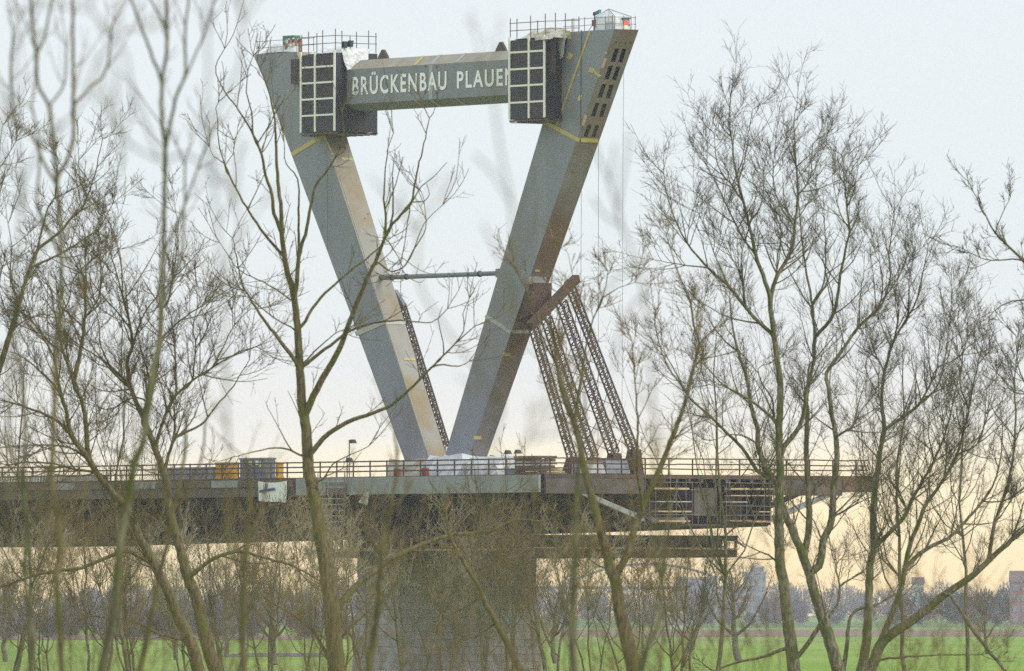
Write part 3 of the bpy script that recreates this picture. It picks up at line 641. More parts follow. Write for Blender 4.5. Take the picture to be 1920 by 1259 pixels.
# ------------------------------------------------------------------ deck
ZD, UE, VW = 16.4, 36.0, 16.0
def zbot(u): return 12.4 + (12.1 - 12.4) * min(1, max(0, (UE - u) / 18)) - .9 * min(1, max(0, (18 - u) / 75))
U_LEFT = -95.0
def build_deck():
    T = Thing('bridge_deck', 'dark rusty bridge deck under construction ending beside the pylon', 'bridge deck', (0, 0, 10))
    us = [UE, 27, 18, 5, -10, -30, -60, U_LEFT]
    sec = lambda u: [(-VW, ZD), (VW, ZD), (VW, ZD - .42), (12.2, ZD - .75), (6.3, ZD - 1.35), (5.8, zbot(u)), (-5.8, zbot(u)), (-6.3, ZD - 1.35), (-12.2, ZD - .75), (-VW, ZD - .42)]
    mb = MB(); n = 10
    vs = [(u, v, z) for u in us for v, z in sec(u)]; fs = []
    for k in range(len(us) - 1):
        for i in range(n): fs.append((k * n + i, k * n + (i + 1) % n, (k + 1) * n + (i + 1) % n, (k + 1) * n + i))
    fs.append(tuple(range((len(us) - 1) * n, len(us) * n)))
    mb.add(vs, fs)
    body = T.part('girder', mb, 'rust_dark')
    # open end: webs, floor plate and ribs show instead of a closed face
    e = MB(); e.add([(UE - 2.6, v, z) for v, z in sec(UE)], [tuple(range(n))]); T.part('bulkhead', e, 'rust_dark', body)
    for v in (-6.05, -2.1, 2.1, 6.05):
        q = MB(); q.box((UE - 2.5, v - .06, zbot(UE) + .1), (UE - .03, v + .06, ZD - .35)); T.part('web_plate', q, 'deck_steel')
    q = MB(); q.box((UE - 2.5, -5.7, zbot(UE) + .02), (UE + .05, 5.7, zbot(UE) + .16)); T.part('bottom_plate', q, 'deck_steel')
    for i in range(26):
        v = -VW + .9 + i * (2 * VW - 1.8) / 25
        q = MB(); q.box((UE - 2.4, v - .12, ZD - .62), (UE + .03, v + .12, ZD - .3)); T.part('deck_rib', q, 'deck_steel')
    q = MB(); q.box((UE - .4, -VW + .3, ZD - .3), (UE + .06, VW - .02, ZD + .02)); T.part('end_beam', q, 'rust_dark')
    q = MB(); q.box((UE - .25, VW - 2.9, ZD - 1.25), (UE + .1, VW + .02, ZD - .02)); T.part('wing_tip', q, 'rust_dark')
    q = MB(); q.box((UE - .3, 6.2, ZD - 1.55), (UE + .04, VW - 2.95, ZD - .32)); T.part('cross_girder', q, 'deck_steel')
    q = MB(); q.box((UE - .3, -VW + .4, ZD - 1.5), (UE + .04, -6.2, ZD - .32)); T.part('cross_girder', q, 'deck_steel')
    u = UE - .2
    while u > -60:                                         # inclined struts under both wings, one mesh each
        for s in (-1, 1):
            q = MB(); q.beam((u, s * 13.8, ZD - .8), (u, s * 6.05, zbot(u) + .5), .34, .38); T.part('strut', q, 'fascia' if u > UE - 1 else 'deck_steel')
        u -= 4.6
    u = UE - 5
    while u > U_LEFT + 5:
        q = MB(); q.box((u - .1, -6.45, zbot(u) + .1), (u + .1, -6.02, ZD - 1.3)); T.part('web_stiffener', q, 'deck_steel'); u -= 2.3
    # fascia panels along the near edge: grey precast by the pylon, brown formwork farther off
    f = MB()
    for k in range(7):
        a = 2.2 + k * (UE - 2.2) / 7; b = a + (UE - 2.2) / 7 - .05
        q = MB(); q.box((a, -VW - .22, ZD - 1.42), (b, -VW - .03, ZD - .06)); T.part('fascia_panel', q, 'fascia')
    k = 0; a = 2.0
    while a > -75:
        q = MB(); q.box((a - 3.9, -VW - .2, ZD - 1.5), (a, -VW - .03, ZD - .75)); T.part('fascia_board', q, 'fascia_wood')
        q = MB(); q.box((a - 3.9, -VW - .3, ZD - .72), (a - .1, -VW - .05, ZD - .15)); T.part('fascia_board', q, ('timber_old', 'fascia_wood', 'fascia')[k % 3]); a -= 4.0; k += 1
    return T
DK = build_deck()
# starter bars along the far left deck edge
def starter_bars():
    T = Thing('starter_bars', 'row of short pale reinforcement loops along the left deck edge', 'reinforcement', (-40, -VW, ZD))
    mb = MB(); mb.box((-.05, -.09, 0), (.05, .09, .42)); me = mb.mesh('loop_bar', 'pale_band')
    for i in range(64):
        T.copy('loop_bar', me, (-27.5 - i * .42, -VW + .12, ZD))
    mb = MB(); mb.tube((-54.6, -VW + .12, ZD + .46), (-27.4, -VW + .12, ZD + .46), .05); T.part('top_bar', mb, 'rust_tube')
starter_bars()
def deck_railing():
    T = Thing('deck_railing', 'brown railing of posts and three bars along the near deck edge', 'railing', (0, -VW + .3, ZD))
    mb = MB(); mb.box((-.045, -.045, 0), (.045, .045, 1.28)); me = mb.mesh('post', 'rust_tube')
    u = UE - .6
    while u > -58: T.copy('post', me, (u, -VW + .35, ZD)); u -= 2.35
    for z in (.42, .82, 1.2):
        a = UE - .5
        while a > -58:
            q = MB(); q.box((a - 7.0, -VW + .26, ZD + z - .055), (a, -VW + .30, ZD + z + .055)); T.part('rail', q, 'rust_tube'); a -= 7.05
    T = Thing('deck_railing', 'brown railing of posts and three bars across the open deck end', 'railing', (UE - .5, 0, ZD))
    v = -VW + 1.2
    while v < VW: T.copy('post', me, (UE - .55, v, ZD)); v += 2.28
    rnd = random.Random(2)
    for z in (.45, .85, 1.24):
        a = -VW + .6
        while a < VW - .1:
            b = min(a + 4.2, VW - .05); q = MB(); q.beam((UE - .46, a, ZD + z + rnd.uniform(-.04, .04)), (UE - .46, b, ZD + z + rnd.uniform(-.04, .04)), .045, .10); T.part('rail', q, 'rust_tube'); a += 4.22
deck_railing()
def end_scaffold():
    rnd = random.Random(17)
    T = Thing('end_scaffold', 'tube scaffold with pale planks hung before the open deck end', 'scaffold', (UE + .8, 0, zbot(UE)))
    for v in (-5.9, -3.9, -1.8, .9, 2.9, 4.6, 6.1):
        for du in (.35, 1.15):
            if du < .5 and rnd.random() < .4: continue
            q = MB(); q.tube((UE + du, v, zbot(UE) + rnd.uniform(0, .6)), (UE + du, v, ZD - rnd.uniform(.1, .9)), .032); T.part('standard', q, 'scaffold_tube')
    for i, z in enumerate((12.75, 13.5, 14.25, 14.75, 15.3)):
        for a, b in ((-6.1, -2.2), (0.9, 3.4), (3.5, 6.2)):
            if (i + int(a)) % 4 == 1: continue
            q = MB(); q.box((UE + .3, a + rnd.uniform(-.1, .5), z + rnd.uniform(-.05, .05)), (UE + 1.2, b - rnd.uniform(0, .5), z + .09)); T.part('plank', q, ('tape_pink', 'timber_new', 'pale_band')[i % 3])
        for a, b in ((-6.1, -1.7), (.8, 6.2)):
            if rnd.random() < .35: continue
            q = MB(); q.tube((UE + 1.2, a, z + .5), (UE + 1.2, b, z + .5 + rnd.uniform(-.06, .06)), .028); T.part('ledger', q, 'scaffold_tube')
    for v in (-5, -2.8, 1.9, 3.8):
        q = MB(); q.tube((UE + 1.22, v, zbot(UE) + .3), (UE + 1.22, v + rnd.choice((-1.3, 1.3)), ZD - .8), .026); T.part('brace', q, 'scaffold_tube')
    for a, b, z0, z1, m in ((-1.5, .7, 13.2, 15.4, 'deck_steel'), (-5.6, -2.4, 12.6, 13.1, 'fascia'), (1.2, 5.6, 12.55, 12.95, 'deck_steel')):
        q = MB(); q.box((UE + .1, a, z0), (UE + .2, b, z1)); T.part('board_panel', q, m)
end_scaffold()
def stair_tower():
    a = onv(606, 900, -VW - .8); T = Thing('stair_scaffold', 'pale ladder like stair scaffold hung from the near deck edge', 'scaffold', (a.x + 1, -VW - .8, 13))
    b = onv(640, 900, -VW - .8)
    for u in (a.x, b.x):
        for v in (-VW - .5, -VW - 1.3):
            q = MB(); q.tube((u, v, 12.6), (u, v, ZD + .3), .045); T.part('standard', q, 'scaffold_tube')
    for i in range(8):
        z = 12.8 + i * .46
        q = MB(); q.box((a.x, -VW - 1.3, z), (b.x, -VW - .5, z + .06)); T.part('landing', q, ('pale_band', 'purple_paint')[i == 5])
stair_tower()

# ------------------------------------------------------------------ pier and its working platform
def build_pier():
    T = Thing('bridge_pier', 'massive grey stone faced bridge pier under the platform', 'pier', (0, 0, 0))
    t, b = (2.95, 6.6), (3.25, 7.1); zt = 10.05
    mb = MB(); mb.hexa([(-b[0], -b[1], 0), (b[0], -b[1], 0), (b[0], b[1], 0), (-b[0], b[1], 0)], [(-t[0], -t[1], zt), (t[0], -t[1], zt), (t[0], t[1], zt), (-t[0], t[1], zt)])
    core = T.part('core', mb, 'mortar')
    rnd = random.Random(11); H = .60; z0 = .45; hh = lambda z: z / zt
    meshes = {}
    def stone(L, axis, m):
        key = (round(L, 2), axis, m)
        if key not in meshes:
            g = .009; q = MB(); d = .06; l, h = L - 2 * g, H - 2 * g; c = .022
            if axis == 'v': P_ = lambda s, z, o: (o, s, z)
            else: P_ = lambda s, z, o: (s, -o, z)
            bk = [P_(-l / 2, -h / 2, -d), P_(l / 2, -h / 2, -d), P_(l / 2, h / 2, -d), P_(-l / 2, h / 2, -d)]
            md = [P_(-l / 2, -h / 2, d * .5), P_(l / 2, -h / 2, d * .5), P_(l / 2, h / 2, d * .5), P_(-l / 2, h / 2, d * .5)]
            ft = [P_(-l / 2 + c, -h / 2 + c, d), P_(l / 2 - c, -h / 2 + c, d), P_(l / 2 - c, h / 2 - c, d), P_(-l / 2 + c, h / 2 - c, d)]
            q.add(bk + md + ft, [(3, 2, 1, 0), (8, 9, 10, 11)] + [(i, (i + 1) % 4, 4 + (i + 1) % 4, 4 + i) for i in range(4)] + [(4 + i, 4 + (i + 1) % 4, 8 + (i + 1) % 4, 8 + i) for i in range(4)])
            meshes[key] = q.mesh('stone', m)
        return meshes[key]
    row = 0; z = z0
    while z + H <= 9.2:
        zc = z + H / 2; f = hh(zc); hu, hv = lerp(b[0], t[0], f), lerp(b[1], t[1], f)
        for axis, half in (('v', hv), ('u', hu)):
            n = 9 if axis == 'v' else 4; L = 2 * half / n
            edges = [-half + L * (i + (.5 if row % 2 else 0)) for i in range(n + 1)]
            edges = [-half] + [e for e in edges if -half + .1 < e < half - .1] + [half]
            for a, c in zip(edges, edges[1:]):
                l = round((c - a) * 20) / 20; m = rnd.choice(['stone_a', 'stone_b', 'stone_c']); s = (a + c) / 2; o = rnd.uniform(-.02, .02)
                T.copy('stone', stone(min(l, c - a), axis, m), (hu + o, s, zc) if axis == 'v' else (s, -hv - o, zc), core)
        z += H; row += 1
    mb = MB(); mb.box((-3.02, -6.72, z + .01), (3.06, 6.72, zt + .02)); T.part('pier_head', mb, 'concrete')
build_pier()
def build_platform():
    e0, e1, a, z0, z1 = -2.2, 26.3, 9.9, 10.0, 11.72
    T = Thing('work_platform', 'timber and steel working platform slung below the deck on the pier', 'platform', (12, 0, z0))
    q = MB()
    for v in (-a, -5, 5, a - .5): q = MB(); q.box((e0, v, z0), (e1, v + .45, z0 + .62)); T.part('main_beam', q, 'rust_dark')
    for u in (e0, 3.3, 8.5, 14, 20, e1 - .42): q = MB(); q.box((u, -a + .46, z0 + .03), (u + .42, a - .52, z0 + .6)); T.part('cross_beam', q, 'rust_dark')
    n = 19
    for i in range(n):
        u0, u1 = lerp(e0, e1, i / n), lerp(e0, e1, (i + 1) / n) - .03
        q = MB(); q.box((u0, -a - .1, z0 + .64), (u1, a, z0 + .72)); T.part('plank', q, 'timber_old' if i % 3 else 'timber')
    q = MB(); q.box((e0, -a - .14, z0 + .52), (e1 - .1, -a - .01, z0 + .70)); T.part('edge_board', q, 'timber_new')
    q = MB(); q.box((e0, -a - .05, z1 - .16), (e1, -a + .12, z1)); T.part('top_rail', q, 'rust_dark')
    q = MB(); q.box((e1 - .15, -a + .13, z1 - .42), (e1 + .03, a, z1 + .02)); T.part('top_rail', q, 'rust_dark')
    u = e0 + .3; k = 0
    while u < e1 - .2:
        q = MB(); q.box((u - .11, -a - .14, z0 + .72), (u + .11, -a + .02, z1 - .17)); T.part('post', q, 'timber_new' if k % 4 else 'tape_pink')
        if k % 2 == 0: q = MB(); q.beam((u + .1, -a + .1, z1 - .2), (u + 1.35, -a + .1, z0 + .8), .09, .12); T.part('brace', q, 'timber_old')
        u += 1.42; k += 1
    v = -a + .8; k = 0
    while v < a:
        q = MB(); q.box((e1 - .2, v - .08, z0 + .75), (e1 - .04, v + .08, z1 - .43)); T.part('post', q, ('timber', 'timber_old')[k % 2])
        if k % 2 == 0: q = MB(); q.beam((e1 - .12, v + .1, z1 - .45), (e1 - .12, v + .95, z0 + .8), .09, .10); T.part('brace', q, 'timber_old')
        v += 1.05; k += 1
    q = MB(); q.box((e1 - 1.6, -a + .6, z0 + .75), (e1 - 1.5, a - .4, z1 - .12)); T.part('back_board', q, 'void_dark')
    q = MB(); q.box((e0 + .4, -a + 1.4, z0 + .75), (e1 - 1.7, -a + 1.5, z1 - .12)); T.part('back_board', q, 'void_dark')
    q = MB(); q.box((3.1, -6, z1), (3.6, 6, 12.0)); T.part('bearing_block', q, 'concrete')
    q = MB(); q.box((-2.0, -6, z0 + .74), (2.6, 6, 11.65)); T.part('bearing_block', q, 'concrete')
    for v in (-5.5, 4.8):
        for u in (6, 12, 18, 24):
            q = MB(); q.tube((u, v, z1 - .8), (u, v, zbot(u) + .05), .05); T.part('hanger', q, 'scaffold_tube')
build_platform()

# ------------------------------------------------------------------ things standing on the deck
def container(label, name, x0, x1, y0, y1, m, depth, ribs=9, marks=()):
    v = -VW + 2.2; a, b = onv(x0, y1, v), onv(x1, y1, v); top = onv(x0, y0, v).z
    T = Thing(name, label, 'container', ((a.x + b.x) / 2, v, ZD))
    q = MB(); q.box((a.x, v, ZD + .12), (b.x, v + depth, top)); body = T.part('body', q, m)
    for i in range(ribs):
        u = lerp(a.x + .15, b.x - .15, i / (ribs - 1)); q = MB(); q.box((u - .09, v - .05, ZD + .3), (u + .09, v - .002, top - .15)); T.part('rib', q, m, body)
    for z in (ZD + .02, top - .11):
        q = MB(); q.box((a.x - .03, v - .08, z), (b.x + .05, v + depth + .05, z + .14)); T.part('frame_rail', q, m, body)
    for i, (mx0, mx1, my0, my1, mm) in enumerate(marks):
        p, r = onv(mx0, my1, v - .06), onv(mx1, my0, v - .06); q = MB(); q.box((p.x, v - .085, p.z), (r.x, v - .056, r.z)); T.part('notice', q, mm)
container('yellow site container on the deck behind the railing', 'site_container', 404, 428, 868, 892, 'container_yellow', 1.0, 6)
container('small yellow container end beside the grey site container', 'site_container', 517, 522, 868, 892, 'container_yellow', .5, 3)
container('grey site container with small yellow notices on the deck', 'site_container', 450, 496, 860, 892, 'container_grey', 1.05, 11, ((466, 473, 865, 872, 'yellow_sign'), (487, 490, 865, 878, 'yellow_sign'), (479, 485, 864, 872, 'white_paint')))
container('low rusty red skip on the deck left of the containers', 'site_skip', 112, 162, 894, 905, 'red_paint', 2.0, 7)
container('long low pale grey pallet box on the left deck', 'pallet_box', 300, 400, 878, 893, 'fascia', 2.0, 11)
def banner():
    v = -VW - .45; a, b = onv(484, 940, v), onv(538, 902, v)
    T = Thing('banner', 'white banner with a blue emblem hung on the deck edge', 'banner', (a.x, v, a.z))
    vs, fs = [], []; n = 10; rnd = random.Random(3)
    for j in range(5):
        for i in range(n + 1):
            s, t = i / n, j / 4; vs.append((lerp(a.x, b.x, s), v + .07 * math.sin(s * 9 + t * 2) * t, lerp(b.z, a.z, t) - .12 * math.sin(s * math.pi) * (1 - t) - .15 * s * t))
    for j in range(4):
        for i in range(n): k = j * (n + 1) + i; fs.append((k, k + 1, k + n + 2, k + n + 1))
    q = MB(); q.add(vs, fs); T.part('cloth', q, 'white_paint')
    c = onv(499, 922, v - .12); q = MB(); q.prism([(c.x - 1.0, v - .12, c.z - .1), (c.x + 1.2, v - .12, c.z + .1), (c.x + 1.2, v - .12, c.z + .3), (c.x - 1.0, v - .12, c.z + .12)], (0, .02, 0))
    q.prism([(c.x - .3, v - .125, c.z + .05), (c.x, v - .125, c.z + .05), (c.x + .1, v - .125, c.z + .65), (c.x - .1, v - .125, c.z + .65)], (0, .02, 0)); T.part('emblem', q, 'navy_print')
    for u in (a.x, b.x): q = MB(); q.tube((u, v + .04, b.z), (u, v + .3, ZD + .1), .02); T.part('tie_rope', q, 'rope')
banner()
def pylon_foot():
    T = Thing('foot_wrapping', 'crumpled pale sheeting wrapped round the foot of the pylon', 'sheeting', (1, 0, ZD))
    rnd = random.Random(6)
    a, b = onv(722, 880, -3.0).x, onv(930, 880, -3.0).x
    for k, (u0, u1, v0, v1, h, m) in enumerate(((a, lerp(a, b, .36), -3.0, 2.4, 1.55, 'tarp_beige'), (lerp(a, b, .38), lerp(a, b, .7), -3.2, 2.4, 1.85, 'tarp'), (lerp(a, b, .72), b, -2.9, 2.4, 1.6, 'tarp'))):
        ring = []
        for i in range(6): ring.append((lerp(u0, u1, i / 6), v0))
        for i in range(4): ring.append((u1, lerp(v0, v1, i / 4)))
        for i in range(6): ring.append((lerp(u1, u0, i / 6), v1))
        for i in range(4): ring.append((u0, lerp(v1, v0, i / 4)))
        n = len(ring); cu, cv = (u0 + u1) / 2, (v0 + v1) / 2; q = MB(); vs = []
        for t, sh in ((0, 1), (.35, .99), (.7, .97), (1, .9)):
            for x, y in ring: vs.append((lerp(cu, x, sh) + rnd.uniform(-.14, .14), lerp(cv, y, sh) + rnd.uniform(-.14, .14), ZD + .02 + t * h * (1 if t == 0 else rnd.uniform(.88, 1.08))))
        fs = [(j * n + i, j * n + (i + 1) % n, (j + 1) * n + (i + 1) % n, (j + 1) * n + i) for j in range(3) for i in range(n)] + [tuple(range(3 * n, 4 * n))]
        q.add(vs, fs); T.part('sheet', q, m)
pylon_foot()
for i, px in enumerate((745, 798)):
    p = onv(px, 884, -VW + 1.4); T = Thing('fuel_drum', 'small dark red drum behind the railing before the wrapped pylon foot', 'drum', (p.x, p.y, ZD), 'red drums by the pylon foot')
    q = MB(); q.tube((p.x, p.y, ZD), (p.x, p.y, ZD + .62), .3, 12); d = T.part('barrel', q, 'red_paint')
    for z in (.2, .42): q = MB(); q.tube((p.x, p.y, ZD + z), (p.x, p.y, ZD + z + .04), .315, 12); T.part('hoop', q, 'red_paint', d)
def timber_stack():
    v = -VW + 1.0; a, b = onv(963, 885, v), onv(1004, 885, v); T = Thing('timber_stack', 'tall stack of brown timber on the grey deck corner', 'timber stack', ((a.x + b.x) / 2, v, ZD))
    for j in range(6):
        z = ZD + j * .25
        if j % 2 == 0:
            for i in range(4): vv = v + .1 + i * .5; q = MB(); q.box((a.x, vv, z), (b.x - (j % 3) * .1, vv + .4, z + .22)); T.part('timber', q, 'timber_old')
        else:
            for i in range(5): uu = lerp(a.x, b.x - .4, i / 4); q = MB(); q.box((uu, v, z + .03), (uu + .34, v + 2.1, z + .2)); T.part('timber', q, 'timber' if i == 0 else 'timber_old')
    q = MB(); p = onv(953, 883, v); q.hexa([(p.x - .8, v + .2, ZD + .005), (p.x + 1.2, v + .2, ZD + .005), (p.x + 1.2, v + 1, ZD + .005), (p.x - .8, v + 1, ZD + .005)], [(p.x - .7, v + .3, ZD + .5), (p.x + .9, v + .3, ZD + .35), (p.x + .9, v + .9, ZD + .4), (p.x - .7, v + .9, ZD + .45)])
    solo('tool_bundle', q, 'blue_paint', 'small blue bundle beside the tall timber stack', 'bundle', (p.x, v + .6, ZD))
timber_stack()
def end_stuff():
    u = UE - 2.2; a, b = onu(1024, 886, u), onu(1064, 886, u); T = Thing('board_stack', 'low stack of yellow shuttering boards at the deck end', 'board stack', (u, (a.y + b.y) / 2, ZD))
    for j in range(4):
        q = MB(); q.box((u - 1.2 - .1 * (j % 2), a.y + .1 * j, ZD + .03 + j * .13), (u, b.y - .25 * j, ZD + .14 + j * .13)); T.part('board', q, 'tape' if j % 2 else 'timber')
    for (x0, x1, y0, y1, m, lab) in ((1088, 1136, 866, 886, 'pale_band', 'pale timber box with dark lid slot at the deck end under the trestle'), (1138, 1182, 862, 880, 'container_grey', 'grey green slanted box at the deck end under the trestle')):
        a, b = onu(x0, y1, u), onu(x1, y1, u); top = onu(x0, y0, u).z; T = Thing('site_box', lab, 'box', (u, (a.y + b.y) / 2, ZD))
        q = MB(); q.hexa([(u - 1.2, a.y, ZD + .1), (u, a.y, ZD + .1), (u, b.y, ZD + .1), (u - 1.2, b.y, ZD + .1)], [(u - 1.2, a.y + .1, top), (u - .3, a.y + .1, top), (u - .3, b.y - .1, top), (u - 1.2, b.y - .1, top)]); T.part('body', q, m)
        q = MB(); q.box((u - 1.25, a.y, top + .003), (u - .2, b.y, top + .09)); T.part('lid', q, 'timber' if m == 'pale_band' else 'container_grey')
        for k in (.15, .85): q = MB(); vv = lerp(a.y, b.y, k); q.box((u - 1.1, vv - .1, ZD), (u - .05, vv + .1, ZD + .098)); T.part('skid', q, 'timber_old')
end_stuff()
def lamp_post(px, top_py, label, arm, v):
    p = onv(px, 884, v); zt = onv(px, top_py, v).z; T = Thing('site_lamp', label, 'lamp post', (p.x, v, ZD))
    q = MB(); q.tube((p.x, v, ZD), (p.x, v, zt), .05); T.part('pole', q, 'scaffold_tube')
    q = MB(); q.beam((p.x - .05, v, zt), (p.x + arm, v, zt - .02), .07); T.part('arm', q, 'black_metal')
    q = MB(); q.hexa([(p.x + arm - .3, v - .2, zt - .25), (p.x + arm + .3, v - .2, zt - .25), (p.x + arm + .3, v + .2, zt - .25), (p.x + arm - .3, v + .2, zt - .25)], [(p.x + arm - .2, v - .12, zt + .06), (p.x + arm + .2, v - .12, zt + .06), (p.x + arm + .2, v + .12, zt + .06), (p.x + arm - .2, v + .12, zt + .06)]); T.part('lamp_head', q, 'black_metal')
lamp_post(655, 826, 'tall slim site lamp left of the pylon foot', .5, -VW + 3)
lamp_post(651, 860, 'short site lamp with dark head left of the pylon foot', .3, -VW + 2)
lamp_post(948, 846, 'small site lamp right of the wrapped pylon foot', .3, -VW + 3)
lamp_post(967, 845, 'small site lamp above the timber stack', .3, -VW + 3)
crumple('tarpaulin', 'tarp_beige', 'beige canvas scrap hanging from the grey fascia', 'tarpaulin', [onv(683, 924, -VW - .4), onv(692, 922, -VW - .4), onv(689, 948, -VW - .5), onv(671, 942, -VW - .5)], 5, 5, .06, 21, onv(685, 948, -VW - .5))

# ------------------------------------------------------------------ far side: wood, houses, arch bridge
def far_wood(name, label, m, x0, x1, Y, dep, h0, h1, n, seed, per=260):
    rng = np.random.default_rng(seed); V = []
    for i in range(n):
        cx = rng.uniform(x0, x1); cy = Y + rng.uniform(-dep, dep); H = rng.uniform(h0, h1); R = H * rng.uniform(.26, .42)
        t = rng.normal(size=(per, 3)); t /= np.linalg.norm(t, axis=1)[:, None]; r = rng.uniform(.3, 1, per) ** .5
        p = t * r[:, None] * np.array([R, R, H * .42]) + np.array([cx, cy, H * .56])
        low = rng.random(per) < .25; p[low, 2] = rng.uniform(0, H * .5, low.sum())
        d = (p - np.array([cx, cy, H * .1])); d /= np.linalg.norm(d, axis=1)[:, None] + 1e-6; d[:, 2] += .5
        L = rng.uniform(.03, .09, per) * H; w = rng.uniform(.08, .28, per)
        a = p - d * L[:, None] * .5; b = p + d * L[:, None] * .5; s = np.zeros((per, 3)); an = rng.uniform(0, 6.28, per); s[:, 0] = np.cos(an); s[:, 1] = np.sin(an)
        a[:, 2] = np.maximum(a[:, 2], 0)
        V.append(np.stack([a - s * w[:, None], a + s * w[:, None], b], 1).reshape(-1, 3))
    V = np.concatenate(V); F = np.arange(len(V)).reshape(-1, 3)
    o = np_mesh(name, V - np.array([(x0 + x1) / 2, Y, 0]), F, m, loc=((x0 + x1) / 2, Y, 0), smooth=False)
    return tag(o, label, 'wood', kind='stuff')
far_wood('far_wood', 'hazy blue grey line of bare trees along the horizon', 'far_twig', -330, 330, 5400, 260, 12, 19, 230, 1, 800)
far_wood('near_wood', 'brownish bare thicket before the far tree line', 'far_twig', -260, 300, 3900, 120, 5, 10.5, 170, 2, 520)
far_wood('river_thicket', 'bare grey thicket beyond the bridge on the left', 'far_twig', -110, -32, 2350, 60, 5, 9.5, 60, 3, 900)
far_wood('evergreen_wood', 'dark blue green evergreen clump on the far field edge', 'far_evergreen', 150, 185, 4600, 40, 10, 14, 16, 4, 900)
def house(name, label, px0, px1, y_top, Y, depth, wall, floors, cols, roof=None):
    a, b = P(px0, y_top, Y), P(px1, y_top, Y); w = b.x - a.x; h = a.z
    R = root(name, label, 'building', ((a.x + b.x) / 2, Y, 0))
    q = MB(); q.box((-w / 2, 0, 0), (w / 2, depth, h)); q.build('wall', wall, R)
    q = MB()
    if roof: q.add([(-w / 2 - .4, -.4, h), (w / 2 + .4, -.4, h), (w / 2 + .4, depth + .4, h), (-w / 2 - .4, depth + .4, h), (-w / 2 - .4, depth / 2, h + roof), (w / 2 + .4, depth / 2, h + roof)], [(0, 1, 5, 4), (2, 3, 4, 5), (1, 2, 5), (3, 0, 4), (3, 2, 1, 0)]); q.build('roof', 'roof_tile', R)
    else: q.box((-w / 2 - .3, -.3, h + .003), (w / 2 + .3, depth + .3, h + .8)); q.build('roof', 'house_grey', R)
    for f in range(floors):
        for c in range(cols):
            x = -w / 2 + w * (c + .5) / cols; z = h * (f + .5) / floors; ww, wh = w / cols * .3, h / floors * .28
            q = MB(); q.box((x - ww, -.15, z - wh), (x + ww, -.003, z + wh)); q.build('window', 'far_window', R)
house('office_block', 'hazy grey stepped office block on the horizon', 1395, 1436, 1076, 4900, 14, 'house_grey', 5, 5)
house('office_tower', 'hazy taller grey block behind the stepped office block', 1409, 1432, 1066, 5000, 14, 'house_grey', 7, 3)
house('long_factory', 'hazy long pale flat building below the far arch', 1268, 1345, 1086, 5050, 18, 'house_grey', 3, 10)
house('white_farmhouse', 'low white farm building at the far field edge', 1245, 1287, 1144, 3500, 8, 'house_wall', 1, 6, 1.2)
house('brick_house', 'red brick house beyond the leaning tree at the right', 1896, 1960, 1092, 4300, 12, 'house_brick', 4, 4, 4)
house('pale_house', 'small pale house among the far trees at right', 1712, 1732, 1096, 5100, 10, 'house_wall', 4, 3, 3)
def far_arch():
    Y = 5250; R = root('arch_bridge', 'slender hazy arch bridge on the far horizon', 'bridge', (P(1215, 1140, Y).x, Y, 0)); ox = P(1215, 1140, Y).x
    pts = []
    for i in range(25):
        s = -1 + 2 * i / 24; px = 1215 + s * 160; py = 1058 + 40 * s * s; pts.append(P(px, py, Y) - Vector((ox, Y, 0)))
    for dy in (0, 9):
        q = MB()
        for a, b in zip(pts, pts[1:]): q.beam(a + Vector((0, dy, 0)), b + Vector((0, dy, 0)), .8, .95)
        q.build('arch_rib', 'arch_steel', R)
    zd = P(1215, 1100, Y).z
    q = MB(); q.box((pts[0].x - 10, -2, zd - 1.2), (pts[-1].x + 10, 11, zd)); q.build('deck', 'arch_steel', R)
    for i in range(2, 23, 2):
        q = MB(); q.tube((pts[i].x, 0, zd), pts[i], .12); q.build('hanger', 'arch_steel', R)
    for i in (0, 8, 16, 24):
        q = MB(); q.box((pts[i].x - 1, 0, 0), (pts[i].x + 1, 9, zd - 1.2)); q.build('pier', 'house_grey', R)
far_arch()

# ------------------------------------------------------------------ bare trees
def tubes(P_, R_, sides):
    """P_ (n,k,3) centre lines, R_ (n,k) radii -> vertices and quads"""
    n, k, _ = P_.shape
    T = np.empty_like(P_); T[:, 1:-1] = P_[:, 2:] - P_[:, :-2]; T[:, 0] = P_[:, 1] - P_[:, 0]; T[:, -1] = P_[:, -1] - P_[:, -2]
    T /= np.linalg.norm(T, axis=2, keepdims=True) + 1e-9
    ref = np.zeros_like(T); ref[..., 1] = 1.0; flat = np.abs(T[..., 1]) > .92; ref[flat] = (1, 0, 0)
    A = np.cross(T, ref); A /= np.linalg.norm(A, axis=2, keepdims=True) + 1e-9; B = np.cross(A, T)
    ang = np.arange(sides) * 2 * np.pi / sides
    V = P_[:, :, None, :] + R_[:, :, None, None] * (np.cos(ang)[None, None, :, None] * A[:, :, None, :] + np.sin(ang)[None, None, :, None] * B[:, :, None, :])
    idx = np.arange(n * k * sides).reshape(n, k, sides)
    a = idx[:, :-1, :]; b = np.roll(a, -1, axis=2); d = idx[:, 1:, :]; c = np.roll(d, -1, axis=2)
    return V.reshape(-1, 3), np.stack([a, b, c, d], -1).reshape(-1, 4)
def merge(parts):
    V, F, k = [], [], 0
    for v, f in parts: V.append(v); F.append(f + k); k += len(v)
    return np.concatenate(V), np.concatenate(F)
